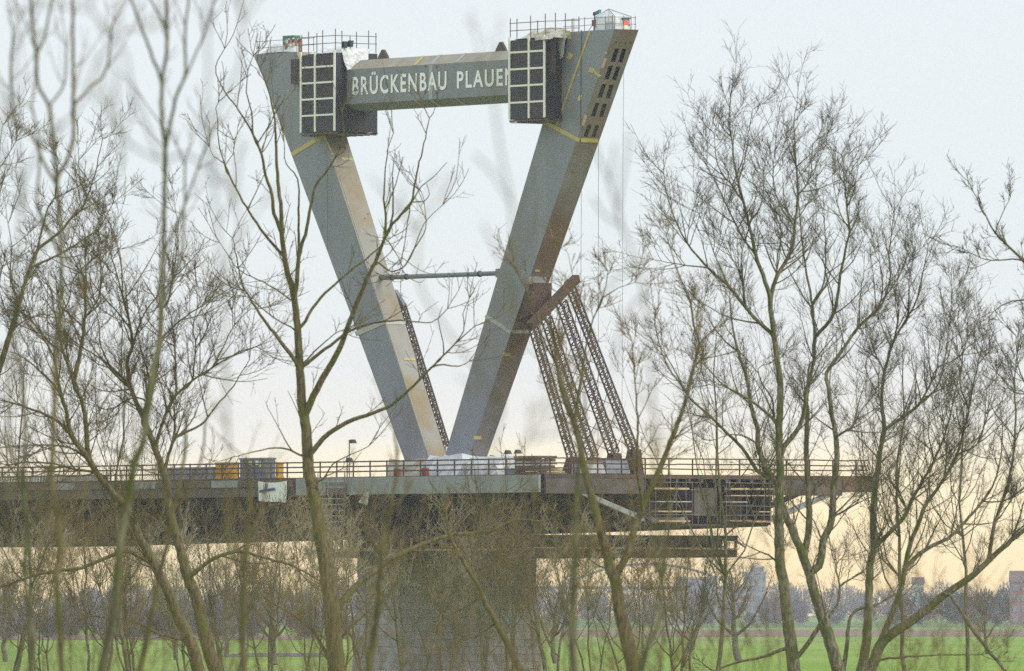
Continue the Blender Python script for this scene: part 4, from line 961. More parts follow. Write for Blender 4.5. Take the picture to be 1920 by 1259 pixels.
def shoot(rng, base, dirs, L, r0, r1, k, wig, up):
    n = len(base); P_ = np.empty((n, k + 1, 3)); P_[:, 0] = base; d = dirs.copy(); step = (L / k)[:, None]
    curl = rng.normal(size=(n, 3)) * wig * .28
    for i in range(k):
        d = d + rng.normal(size=(n, 3)) * wig + curl; d[:, 2] += up; d /= np.linalg.norm(d, axis=1, keepdims=True)
        P_[:, i + 1] = P_[:, i] + d * step
    t = np.linspace(0, 1, k + 1)[None, :]
    return P_, r0[:, None] * (1 - t) + r1[:, None] * t
def side_dirs(rng, tang, lo, hi):
    n = len(tang); q = rng.normal(size=(n, 3)); q -= (q * tang).sum(1, keepdims=True) * tang; q /= np.linalg.norm(q, axis=1, keepdims=True) + 1e-9
    a = np.radians(rng.uniform(lo, hi, n))[:, None]
    return tang * np.cos(a) + q * np.sin(a)
def pick(rng, P_, m, t0=.15):
    n, k, _ = P_.shape; t = rng.uniform(t0, 1, (n, m)) * (k - 1); i = np.minimum(t.astype(int), k - 2); f = (t - i)[..., None]
    r = np.arange(n)[:, None]; a, b = P_[r, i], P_[r, i + 1]; tg = b - a; tg /= np.linalg.norm(tg, axis=2, keepdims=True) + 1e-9
    return (a * (1 - f) + b * f).reshape(-1, 3), tg.reshape(-1, 3), (t / (k - 1)).reshape(-1)
def make_tree(name, label, limbs, seed, dens=2.2, L1=1.6, m2=5, L2=.75, m3=4, L3=.32, rmin=.007, bark='bark', twig='twig', rfree=.16, up=.10, wig=.07,
              group=None, fine=True, cat='tree', sides=8, ang=(28, 60), zlow=None, part='trunk'):
    """limbs: list of (pts (k,3), radii (k)); the first is the trunk, standing on the ground"""
    rng = np.random.default_rng(seed)
    base = limbs[0][0][0].copy(); base[2] = 0
    R = root(name, label, cat, tuple(base), 0, group)
    wood = [tubes((p - base)[None], r[None], sides if r.max() > .05 else 5) for p, r in limbs]
    v, f = merge(wood); np_mesh(part, v, f, bark, R)
    B, Tg, PR, TT = [], [], [], []
    for li, (p, r) in enumerate(limbs):
        seg = np.diff(p, axis=0); sl = np.linalg.norm(seg, axis=1); cum = np.concatenate([[0], np.cumsum(sl)]); Ltot = cum[-1]
        n = rng.poisson(dens * Ltot); 
        if n < 1: continue
        s = rng.uniform(0.0, 1, n) ** .8 * Ltot; i = np.clip(np.searchsorted(cum, s) - 1, 0, len(sl) - 1); fr = ((s - cum[i]) / sl[i])[:, None]
        rr = r[i]; keep = rng.random(n) < np.clip(rfree / (rr + 1e-6), .05, 1) ** 1.5
        if zlow is not None: keep &= (p[i][:, 2] > zlow)
        i, fr, s, rr = i[keep], fr[keep], s[keep], rr[keep]
        B.append(p[i] + seg[i] * fr); Tg.append(seg[i] / sl[i][:, None]); PR.append(rr); TT.append(s / Ltot)
        ke = 3 if li else 2                               # shoots that carry on past the traced tip
        B.append(np.repeat(p[-1:], ke, 0)); Tg.append(np.repeat(seg[-1:] / sl[-1], ke, 0)); PR.append(np.full(ke, r[-1])); TT.append(np.full(ke, .4))
    B, Tg, PR, TT = map(np.concatenate, (B, Tg, PR, TT)); n = len(B)
    d1 = side_dirs(rng, Tg, *ang); L = L1 * rng.uniform(.35, 1.25, n) * (1.1 - .5 * TT)
    r0 = np.clip(np.minimum(PR * .7, L * .013), rmin * 1.5, None)
    p1, q1 = shoot(rng, B, d1, L, r0, np.full(n, rmin), 6, wig, up); out = [tubes(p1 - base, q1, 4 if fine else 3)]
    b2, t2, tt2 = pick(rng, p1, m2); n2 = len(b2); l2 = L2 * rng.uniform(.4, 1.3, n2) * np.repeat(np.clip(L / L1, .45, 1.2), m2) * (1.15 - .5 * tt2)
    p2, q2 = shoot(rng, b2, side_dirs(rng, t2, 24, 56), l2, np.full(n2, rmin * 1.25), np.full(n2, rmin * .85), 4, wig, up * 1.3); out.append(tubes(p2 - base, q2, 3))
    if m3:
        b3, t3, tt3 = pick(rng, p2, m3); n3 = len(b3); l3 = L3 * rng.uniform(.35, 1.3, n3)
        p3, q3 = shoot(rng, b3, side_dirs(rng, t3, 24, 56), l3, np.full(n3, rmin), np.full(n3, rmin * .7), 2, wig, up * 1.3); out.append(tubes(p3 - base, q3, 3))
    v, f = merge(out); v[:, 2] = np.maximum(v[:, 2], -.0)
    np_mesh('crown', v, f, twig, R)
    return R
def smooth_line(pts, step):
    p = [np.array(q, float) for q in pts]; p = [2 * p[0] - p[1]] + p + [2 * p[-1] - p[-2]]; out = []
    for i in range(1, len(p) - 2):
        a, b, c, d = p[i - 1:i + 3]; n = max(2, int(np.linalg.norm(c - b) / step))
        for k in range(n):
            t = k / n; out.append(.5 * ((2 * b) + (-a + c) * t + (2 * a - 5 * b + 4 * c - d) * t * t + (-a + 3 * b - 3 * c + d) * t ** 3))
    out.append(p[-2]); return np.array(out)
def traced(Y, rows, seed, spread=.4, kink=.5, foot=None):
    """rows: (points in photo pixels, half width at start, half width at end in px) -> limbs standing at distance Y"""
    rng = np.random.default_rng(seed); s = Y / F_PX; limbs = []; seen = []
    for li, (pts, w0, w1) in enumerate(rows):
        if seen:                                          # root the limb inside its parent, a little lower down
            allp = np.concatenate([a for a, _ in seen]); dd = np.linalg.norm(allp - np.array(pts[0]), axis=1); j = int(dd.argmin())
            if dd[j] < 32:
                k = min((m for m in range(max(0, j - 2), min(len(allp), j + 3)) if np.linalg.norm(allp[m] - allp[j]) < 40), key=lambda m: -allp[m][1])
                if np.linalg.norm(allp[k] - np.array(pts[0])) > 3: pts = [tuple(allp[k])] + list(pts)
        q = smooth_line(pts, 11); n = len(q); q[1:-1] += rng.normal(size=(n - 2, 2)) * kink
        y0 = Y
        if seen:
            allp = np.concatenate([a for a, _ in seen]); ally = np.concatenate([b for _, b in seen]); dd = np.linalg.norm(allp - q[0], axis=1); j = dd.argmin()
            if dd[j] < 60: y0 = ally[j]
        cum = np.concatenate([[0], np.cumsum(np.linalg.norm(np.diff(q, axis=0), axis=1))]) * s
        sl = 0 if li == 0 else rng.uniform(-1, 1) * spread
        yy = y0 + sl * cum; rad = (w1 + (w0 - w1) * (1 - np.linspace(0, 1, n)) ** 1.2) * s
        seen.append((q, yy))
        w = np.stack([(q[:, 0] - 960) / F_PX * yy, yy, CAM_Z + (HORIZON - q[:, 1]) / F_PX * yy], 1)
        if li == 0:                                       # carry the trunk down to the ground, out of the frame
            d = w[0] - w[min(4, n - 1)]; k = w[0, 2] / max(.3, -d[2] if d[2] < 0 else .3) if foot is None else 1
            g = np.array([w[0, 0] + d[0] * .35 * min(k, 6), w[0, 1], 0.0]) if foot is None else np.array(foot(yy[0]))
            m = lerp(w[0], g, .5); w = np.concatenate([[g, m], w]); rad = np.concatenate([[rad[0] * 1.5, rad[0] * 1.15], rad])
        limbs.append((w, rad))
    return limbs

# the tree before the left pylon leg, traced limb by limb
centre = [
 ([(632, 1265), (624, 1175), (620, 1126), (611, 1058), (601, 1006), (595, 964), (585, 915), (578, 876), (574, 806), (567, 762), (563, 696), (558, 623), (552, 561), (537, 502), (528, 440), (527, 394), (521, 340), (518, 289), (517, 244), (513, 212), (507, 181), (491, 136), (478, 108)], 17, 1.0),
 ([(552, 561), (557, 528), (561, 476), (572, 440), (580, 400), (590, 352), (609, 327), (634, 286), (644, 251), (640, 200)], 5, .9),
 ([(561, 476), (560, 451), (560, 394), (558, 336), (537, 308), (533, 268)], 3.5, .8),
 ([(528, 438), (514, 400), (510, 365), (498, 330), (491, 289), (475, 254), (459, 225), (440, 197), (421, 171), (405, 139), (409, 114), (421, 92)], 4, .7),
 ([(475, 254), (472, 212), (463, 174), (464, 139), (475, 104)], 2, .7),
 ([(530, 478), (510, 457), (475, 410), (456, 378), (437, 343), (421, 308), (410, 266), (409, 225), (405, 203), (411, 190)], 3.5, .7),
 ([(421, 308), (400, 292), (393, 275)], 1.5, .6), ([(421, 312), (437, 290), (439, 263)], 1.4, .6),
 ([(491, 289), (497, 262), (505, 225), (513, 205)], 1.6, .6),
 ([(555, 680), (521, 634), (488, 590), (455, 535), (446, 495), (436, 447)], 4.5, .9),
 ([(556, 622), (520, 600), (478, 568), (462, 556)], 2, .7), ([(548, 565), (505, 535), (462, 515), (440, 496), (412, 455)], 1.8, .7),
 ([(579, 762), (605, 710), (634, 659), (656, 604), (678, 546), (703, 491), (722, 447), (736, 420), (770, 382), (779, 337), (786, 304), (793, 280), (805, 222)], 7, .9),
 ([(722, 444), (724, 408), (720, 375), (722, 328), (727, 280), (738, 250)], 3.2, .7), ([(735, 413), (737, 359), (736, 328), (741, 282)], 2.5, .7),
 ([(770, 382), (790, 350), (810, 335), (838, 305)], 2, .6), ([(770, 380), (795, 378), (805, 365), (800, 345)], 1.8, .6), ([(768, 385), (763, 430), (755, 475), (750, 510)], 1.5, .6),
 ([(703, 491), (735, 510), (760, 497), (775, 470), (795, 420), (830, 385)], 2.2, .6), ([(722, 447), (745, 480), (755, 500), (752, 520)], 1.6, .6), ([(775, 470), (798, 430), (797, 390), (790, 360)], 1.5, .6),
 ([(562, 618), (567, 610), (594, 568), (638, 524), (685, 487), (718, 458)], 3.6, 1.4),
 ([(567, 688), (574, 683), (619, 648), (656, 621), (692, 608), (747, 601), (809, 604), (839, 579)], 4, .8),
 ([(570, 680), (600, 650), (625, 628), (640, 620)], 2.2, .8),
 ([(583, 852), (600, 830), (616, 813), (663, 787), (725, 765), (766, 732), (798, 700), (831, 667), (853, 645), (890, 612)], 5.5, .9),
 ([(800, 698), (820, 685), (860, 687), (879, 678)], 3, .8), ([(831, 667), (828, 630), (822, 600), (830, 575)], 1.8, .6), ([(853, 645), (870, 620), (868, 590), (880, 560)], 1.8, .6),
 ([(573, 862), (561, 853), (528, 840), (480, 846), (436, 857)], 2.8, .8),
 ([(628, 1150), (640, 1129), (670, 1097), (709, 1064), (744, 1042), (790, 1022), (826, 1009), (846, 1003), (895, 999), (927, 993), (963, 975), (1015, 978)], 7.5, 1.8),
 ([(927, 993), (940, 960), (960, 930), (975, 915)], 2.5, .8), ([(895, 999), (900, 965), (906, 950), (893, 935)], 2.2, .8), ([(906, 950), (930, 945), (950, 920)], 1.6, .7),
 ([(616, 1235), (608, 1220), (582, 1178), (543, 1149), (504, 1126), (478, 1097)], 4.5, 1.2),
 ([(636, 1210), (655, 1180), (700, 1140), (730, 1120)], 3.5, .9),
 ([(590, 905), (605, 900), (625, 870), (650, 856), (690, 838)], 2.5, .8),
]
make_tree('bare_tree', 'bare tree standing before the left leg of the pylon', traced(330, centre, 5), 21, dens=.85, L1=1.4, m2=2, L2=.75, m3=2, L3=.3, rmin=.007, zlow=7.2, rfree=.10)

left_a = [
 ([(408, 1265), (386, 1201), (368, 1121), (350, 1077), (339, 1033), (330, 1000), (318, 955), (314, 920), (310, 896), (286, 829), (270, 789), (246, 730), (238, 678), (248, 654), (246, 622), (230, 555), (206, 471)], 13.5, 1.0),
 ([(270, 789), (278, 757), (292, 690), (300, 638), (303, 580)], 7, 3), ([(248, 654), (265, 600), (290, 560), (330, 520)], 2.5, .8),
 ([(238, 718), (206, 686), (171, 662), (140, 640)], 3.5, .9), ([(246, 730), (215, 700), (190, 650), (185, 600), (170, 560)], 3, .8),
 ([(294, 829), (314, 769), (330, 741), (361, 714), (397, 690), (445, 662), (480, 650)], 3.5, .9), ([(330, 741), (330, 698), (328, 646), (322, 600), (310, 560)], 3, .8),
 ([(310, 876), (326, 817), (326, 757), (318, 735)], 4, 1.2), ([(330, 821), (377, 797), (405, 761), (437, 725), (468, 674)], 3, .8),
 ([(361, 714), (366, 640), (362, 610), (375, 560)], 2.4, .7), ([(397, 690), (440, 610), (470, 580)], 2, .7), ([(300, 640), (340, 600), (400, 560), (450, 530)], 2.4, .7),
 ([(246, 622), (215, 580), (180, 540), (160, 500)], 2.4, .7), ([(230, 555), (228, 500), (215, 440), (195, 400)], 2, .6),
 ([(350, 1090), (400, 1048), (449, 1035), (491, 1045), (540, 1058), (572, 1074), (600, 1090)], 5, 1.2),
 ([(303, 580), (318, 560), (335, 435), (330, 400)], 2.2, .7), ([(278, 757), (255, 745), (230, 755), (200, 768), (150, 752)], 2.4, .7),
]
make_tree('bare_tree', 'mossy bare tree with stout leaning trunk before the left deck', traced(352, left_a, 8, foot=None), 22, dens=2.7, L1=1.9, m2=6, L2=.85, m3=4, L3=.36, rmin=.0058, twig='twig', zlow=6.0, rfree=.12)
left_b = [
 ([(374, 1265), (357, 1201), (335, 1157), (313, 1106), (288, 1055), (262, 1008), (241, 957), (208, 920), (182, 888), (165, 850), (159, 777), (139, 714), (119, 662), (107, 614), (95, 539)], 12.5, 1.2),
 ([(139, 714), (151, 658), (159, 598), (161, 531), (159, 467)], 5, 1.0), ([(166, 862), (150, 838), (131, 813), (123, 765), (107, 730), (64, 686), (28, 662)], 6, 1.0),
 ([(135, 817), (99, 785), (40, 761), (-5, 749)], 4, 1.2), ([(115, 745), (103, 678), (83, 638), (48, 583)], 3.5, .8),
 ([(161, 531), (135, 480), (120, 440), (115, 405)], 2, .7), ([(159, 598), (185, 560), (190, 500), (175, 440)], 2.2, .7), ([(119, 662), (90, 640), (60, 600), (40, 540)], 2.2, .7),
 ([(288, 1060), (262, 1045), (230, 1035), (150, 1065), (80, 1075), (-10, 1105)], 4.5, 2), ([(182, 888), (140, 880), (100, 870), (40, 868), (-8, 880)], 3, 1), ([(175, 870), (130, 840), (60, 835), (0, 840)], 2.6, .9),
 ([(340, 1200), (300, 1190), (250, 1165), (160, 1155)], 3.5, 1.2), ([(357, 1235), (330, 1205), (300, 1195)], 3, 1),
 ([(107, 614), (130, 560), (140, 520), (190, 470)], 2, .7),
]
make_tree('bare_tree', 'mossy bare tree with forked limbs leaning over the far left deck', traced(365, left_b, 9), 23, dens=2.7, L1=1.9, m2=6, L2=.85, m3=4, L3=.36, rmin=.0058, bark='bark', zlow=6.0, rfree=.12)
left_c = [
 ([(-60, 870), (-25, 760), (0, 686), (20, 622), (36, 572), (50, 520), (67, 477), (80, 427), (90, 390), (103, 370)], 10, 1.2),
 ([(72, 467), (110, 437), (133, 410), (153, 393), (163, 370), (177, 330), (192, 262)], 3.5, .7), ([(60, 503), (120, 473), (160, 447), (187, 427), (213, 380)], 3, .7),
 ([(0, 690), (-15, 640), (-10, 560), (5, 500)], 4, 1), ([(36, 575), (20, 520), (22, 460), (15, 420)], 2.4, .7), ([(20, 622), (50, 600), (80, 590), (110, 600)], 2.2, .7),
 ([(103, 370), (105, 340), (110, 300)], 1.6, .6), ([(163, 370), (150, 340), (148, 300)], 1.5, .6), ([(-20, 450), (-5, 330), (10, 300), (30, 265)], 3, .7), ([(-5, 330), (0, 270), (5, 235)], 2, .6),
]
make_tree('bare_tree', 'slender bare tree leaning into the view above the left deck', traced(355, left_c, 10, foot=lambda y: (P(-120, 1200, y).x, y, 0)), 24, dens=2.4, L1=1.5, m2=5, L2=.75, m3=4, L3=.33, rmin=.0058, zlow=9, rfree=.12)

right_1 = [
 ([(1490, 1265), (1481, 1196), (1474, 1136), (1469, 1091), (1462, 1055), (1461, 1006), (1460, 964), (1463, 910), (1463, 879), (1460, 830), (1462, 776), (1463, 722), (1456, 668), (1451, 627), (1444, 573), (1442, 551), (1430, 516), (1417, 478), (1404, 420), (1395, 382), (1385, 344), (1376, 303), (1372, 262), (1366, 227), (1372, 166)], 12.5, .8),
 ([(1446, 560), (1455, 522), (1484, 471), (1490, 424), (1496, 370), (1492, 300), (1488, 233), (1495, 195)], 4.5, .7), ([(1448, 627), (1424, 606), (1400, 579), (1369, 541), (1328, 503), (1290, 459), (1268, 417), (1252, 370), (1244, 325)], 4, .7),
 ([(1470, 838), (1492, 811), (1505, 784), (1513, 722), (1519, 682)], 6, 2), ([(1455, 792), (1411, 754), (1362, 725), (1330, 695), (1308, 673)], 3.5, .8), ([(1451, 784), (1448, 749), (1430, 722), (1421, 692), (1440, 683)], 3, .8),
 ([(1417, 478), (1395, 450), (1370, 400), (1345, 350), (1330, 320), (1315, 290)], 2.8, .6), ([(1404, 420), (1425, 390), (1432, 350), (1430, 300)], 2.4, .6), ([(1395, 382), (1370, 345), (1345, 310), (1340, 250)], 2.4, .6), ([(1385, 344), (1398, 290), (1405, 240), (1412, 205)], 2, .6),
 ([(1484, 471), (1455, 440), (1452, 400)], 1.8, .6), ([(1490, 424), (1465, 390), (1450, 340), (1455, 260)], 2, .6), ([(1496, 370), (1520, 330), (1525, 270), (1550, 255)], 2, .6), ([(1455, 522), (1458, 480), (1465, 440), (1450, 380)], 2, .6),
 ([(1328, 503), (1300, 500), (1265, 495), (1225, 487)], 2, .6), ([(1290, 459), (1292, 420), (1300, 390)], 1.5, .6), ([(1369, 541), (1350, 500), (1330, 450), (1310, 400)], 2, .6), ([(1400, 579), (1390, 520), (1365, 470), (1350, 430)], 2, .6),
 ([(1462, 1060), (1440, 1040), (1415, 1030), (1395, 1020)], 3, .8), ([(1483, 1215), (1430, 1232), (1380, 1243), (1340, 1260)], 4.5, 1.5), ([(1488, 1240), (1510, 1215), (1540, 1170), (1548, 1160)], 5, 4),
]
right_2 = [
 ([(1574, 1265), (1552, 1188), (1532, 1128), (1514, 1067), (1499, 1025), (1478, 979), (1466, 950), (1457, 907), (1440, 886), (1421, 836), (1421, 808), (1408, 760), (1400, 711), (1384, 660), (1373, 606), (1368, 560)], 12.5, 1.2),
 ([(1518, 1077), (1536, 1061), (1544, 1014), (1559, 974), (1563, 918), (1569, 855), (1567, 819), (1559, 772), (1553, 724), (1550, 700), (1577, 660), (1610, 613), (1647, 580), (1663, 547), (1670, 517), (1667, 477), (1677, 393)], 8, .8),
 ([(1567, 819), (1595, 804), (1619, 764)], 3.5, .8), ([(1508, 1045), (1518, 982), (1516, 930), (1512, 839), (1514, 780), (1512, 745), (1525, 677), (1527, 637), (1523, 573), (1510, 503), (1503, 440), (1498, 390), (1496, 330)], 7, .8),
 ([(1528, 633), (1557, 600), (1570, 560), (1575, 517), (1585, 470), (1593, 433), (1588, 393), (1578, 290)], 4, .7), ([(1421, 884), (1392, 841), (1362, 811), (1330, 779), (1294, 746), (1259, 684), (1238, 652)], 4, .8), ([(1437, 884), (1440, 880)], 3, 2),
 ([(1421, 836), (1400, 820), (1370, 815), (1340, 825)], 2.5, .7), ([(1408, 760), (1370, 730), (1335, 720)], 2.2, .7), ([(1540, 1180), (1571, 1132), (1575, 1101), (1615, 1073), (1633, 1060)], 4, 1), ([(1575, 1101), (1567, 1061), (1580, 1045)], 2.4, .8),
 ([(1559, 974), (1590, 955), (1615, 940), (1640, 930)], 3, .8), ([(1575, 517), (1600, 490), (1622, 440)], 2, .6), ([(1647, 580), (1655, 520), (1640, 470)], 2, .6), ([(1523, 573), (1545, 530), (1548, 470), (1545, 410), (1530, 350)], 2.4, .6), ([(1510, 503), (1490, 480), (1475, 440)], 1.6, .6), ([(1610, 613), (1612, 560), (1620, 510)], 1.8, .6),
 ([(1384, 660), (1360, 640), (1335, 610), (1318, 570)], 2.2, .6), ([(1588, 393), (1600, 360), (1610, 310)], 1.5, .6), ([(1593, 433), (1575, 400), (1560, 330)], 1.6, .6),
]
right_3 = [
 ([(1612, 1265), (1620, 1235), (1625, 1196), (1629, 1128), (1631, 1061), (1638, 1029), (1637, 958), (1645, 891), (1650, 847), (1658, 808), (1654, 764), (1653, 754), (1658, 700), (1677, 637), (1703, 593), (1717, 567), (1730, 517), (1740, 460)], 9.5, .8),
 ([(1637, 1029), (1670, 998), (1698, 966), (1714, 930), (1750, 867), (1777, 796), (1790, 740), (1800, 690)], 5, .8), ([(1658, 807), (1690, 785), (1722, 760), (1745, 720), (1757, 690), (1762, 640)], 4, .8), ([(1658, 700), (1640, 660), (1632, 620)], 2.4, .7),
 ([(1677, 637), (1685, 590), (1680, 540), (1700, 480)], 2.2, .6), ([(1703, 593), (1705, 530), (1715, 470)], 2, .6), ([(1750, 867), (1740, 810), (1745, 770)], 2.4, .7), ([(1698, 966), (1690, 930), (1665, 900), (1640, 905)], 2.6, .7),
 ([(1575, 1300), (1586, 1225), (1595, 1156), (1615, 1140), (1639, 1136), (1674, 1117)], 5.5, 2), ([(1757, 690), (1790, 675), (1810, 650), (1815, 600)], 2, .6), ([(1722, 760), (1760, 720), (1775, 650), (1785, 560), (1780, 520)], 2.2, .6), ([(1653, 754), (1635, 720), (1622, 690), (1635, 650)], 2, .6),
]
right_4 = [
 ([(1630, 1265), (1640, 1235), (1658, 1200), (1710, 1164), (1769, 1117), (1817, 1085), (1853, 1052), (1896, 1014), (1925, 990)], 11, 4),
 ([(1853, 1050), (1864, 986), (1884, 926), (1900, 859), (1904, 780), (1903, 700), (1915, 620)], 4, .9), ([(1654, 1195), (1678, 1136), (1694, 1085), (1704, 1029), (1726, 974), (1734, 950), (1769, 899), (1793, 855), (1817, 768), (1825, 720), (1845, 640)], 6.5, .8),
 ([(1705, 1057), (1738, 1029), (1777, 1010), (1817, 970), (1860, 914), (1876, 859), (1880, 800)], 4.5, .9), ([(1793, 855), (1830, 835), (1845, 800), (1850, 730)], 2.4, .7), ([(1734, 950), (1710, 930), (1705, 890)], 2, .7), ([(1896, 1014), (1915, 960), (1930, 900)], 3, 1), ([(1817, 768), (1800, 720), (1805, 660), (1795, 600)], 2.2, .6), ([(1769, 899), (1775, 850), (1768, 800), (1780, 760)], 2.2, .6),
 ([(1780, 1115), (1830, 1190), (1870, 1240), (1890, 1265)], 3.5, 3), ([(1640, 1240), (1740, 1230), (1840, 1228)], 3, 1),
]
right_5 = [
 ([(2010, 900), (1985, 800), (1965, 700), (1950, 600), (1930, 510), (1917, 487), (1867, 437), (1830, 370), (1815, 340)], 9, .7),
 ([(1917, 488), (1850, 487), (1797, 463)], 2, .6), ([(1945, 580), (1920, 563), (1877, 573), (1855, 595)], 2.5, .7), ([(1960, 680), (1940, 640), (1925, 600)], 2, .6), ([(1867, 437), (1880, 400), (1895, 370)], 1.5, .6),
 ([(1975, 760), (1935, 740), (1910, 690), (1905, 630)], 3, .7), ([(1935, 740), (1900, 735), (1870, 700)], 2, .6),
]
for nm, lab, rows, Y, sd, kw in (
    ('bare_tree', 'tall bare tree with straight mossy trunk right of the deck end', right_1, 375, 31, dict(dens=2.8, L1=1.9, m2=6, L2=.85, m3=4, L3=.36)),
    ('bare_tree', 'bare tree whose trunk crosses behind the straight mossy trunk', right_2, 386, 32, dict(dens=2.8, L1=1.9, m2=6, L2=.85, m3=4, L3=.36)),
    ('bare_tree', 'slim upright bare tree just beyond the tip of the deck wing', right_3, 392, 33, dict(dens=3.4, L1=1.9, m2=6, L2=.85, m3=4, L3=.36)),
    ('bare_tree', 'bare tree with a trunk leaning far over towards the brick house', right_4, 368, 34, dict(dens=3.4, L1=1.9, m2=6, L2=.85, m3=4, L3=.36))):
    make_tree(nm, lab, traced(Y, rows, sd), sd + 50, rmin=.005, bark="bark_grey", twig="twig_grey", zlow=6.5, rfree=.12, **kw)
make_tree('bare_tree', 'bare branches of a tree reaching in high above the leaning trunk', traced(360, right_5, 35, foot=lambda y: (P(2030, 1200, y).x, y, 0)), 85, dens=3.0, L1=1.0, m2=4, L2=.5, m3=3, L3=.22, rmin=.0062, bark='bark_grey', twig='twig_grey', zlow=10, rfree=.12)

mid_tree = [
 ([(1192, 1265), (1174, 1191), (1161, 1142), (1155, 1094), (1145, 1071), (1137, 1032), (1125, 993), (1112, 941), (1099, 892), (1090, 850), (1078, 800), (1062, 760), (1048, 710), (1040, 660)], 15, 2.5),
 ([(1152, 1088), (1174, 1045), (1188, 998), (1205, 950), (1236, 882), (1257, 830), (1278, 776), (1289, 738), (1300, 690), (1311, 646), (1300, 609), (1294, 568), (1265, 494), (1250, 440)], 8, .8),
 ([(1062, 760), (1045, 690), (1020, 640), (1005, 590), (985, 540), (965, 500)], 3.5, .8), ([(1048, 710), (1040, 640), (1030, 580), (1036, 510), (1045, 470)], 3.5, .8), ([(1078, 800), (1085, 740), (1098, 660), (1108, 610), (1130, 560), (1140, 510)], 3.5, .8), ([(1108, 610), (1092, 590), (1080, 550)], 2, .7),
 ([(1289, 738), (1260, 700), (1240, 660), (1228, 600)], 2.6, .7), ([(1257, 830), (1290, 800), (1320, 790)], 2.2, .7), ([(1205, 950), (1195, 880), (1196, 800), (1190, 700), (1185, 640)], 4, .8), ([(1300, 690), (1340, 660), (1360, 620)], 2.2, .7), ([(1311, 646), (1345, 610), (1362, 570)], 2, .6), ([(1130, 560), (1160, 540), (1190, 530)], 1.8, .6),
 ([(1145, 1071), (1120, 1060), (1095, 1040)], 3, 1), ([(1163, 1150), (1185, 1130), (1190, 1100)], 3, 1),
]
make_tree('bare_tree', 'brown bare tree with forked trunk before the open deck end', traced(255, mid_tree, 41), 91, dens=2.6, L1=.95, m2=5, L2=.5, m3=3, L3=.22, rmin=.0055, bark='bark', twig='twig_brown', zlow=6, rfree=.09)
pole_tree = [([(980, 1265), (950, 1204), (927, 1162), (901, 1110), (888, 1084), (866, 1048), (845, 1010), (835, 960)], 7.5, 2.5), ([(905, 1118), (880, 1135), (850, 1150), (825, 1165)], 2, .7), ([(930, 1168), (915, 1180), (890, 1195), (905, 1190)], 2.5, 1), ([(866, 1048), (850, 1030), (820, 1020)], 2, .8)]
make_tree('bare_tree', 'mossy leaning sapling stem before the stone pier', traced(270, pole_tree, 43), 93, dens=2.2, L1=.8, m2=4, L2=.4, m3=2, L3=.2, rmin=.0055, twig='twig_brown', zlow=6, rfree=.06)

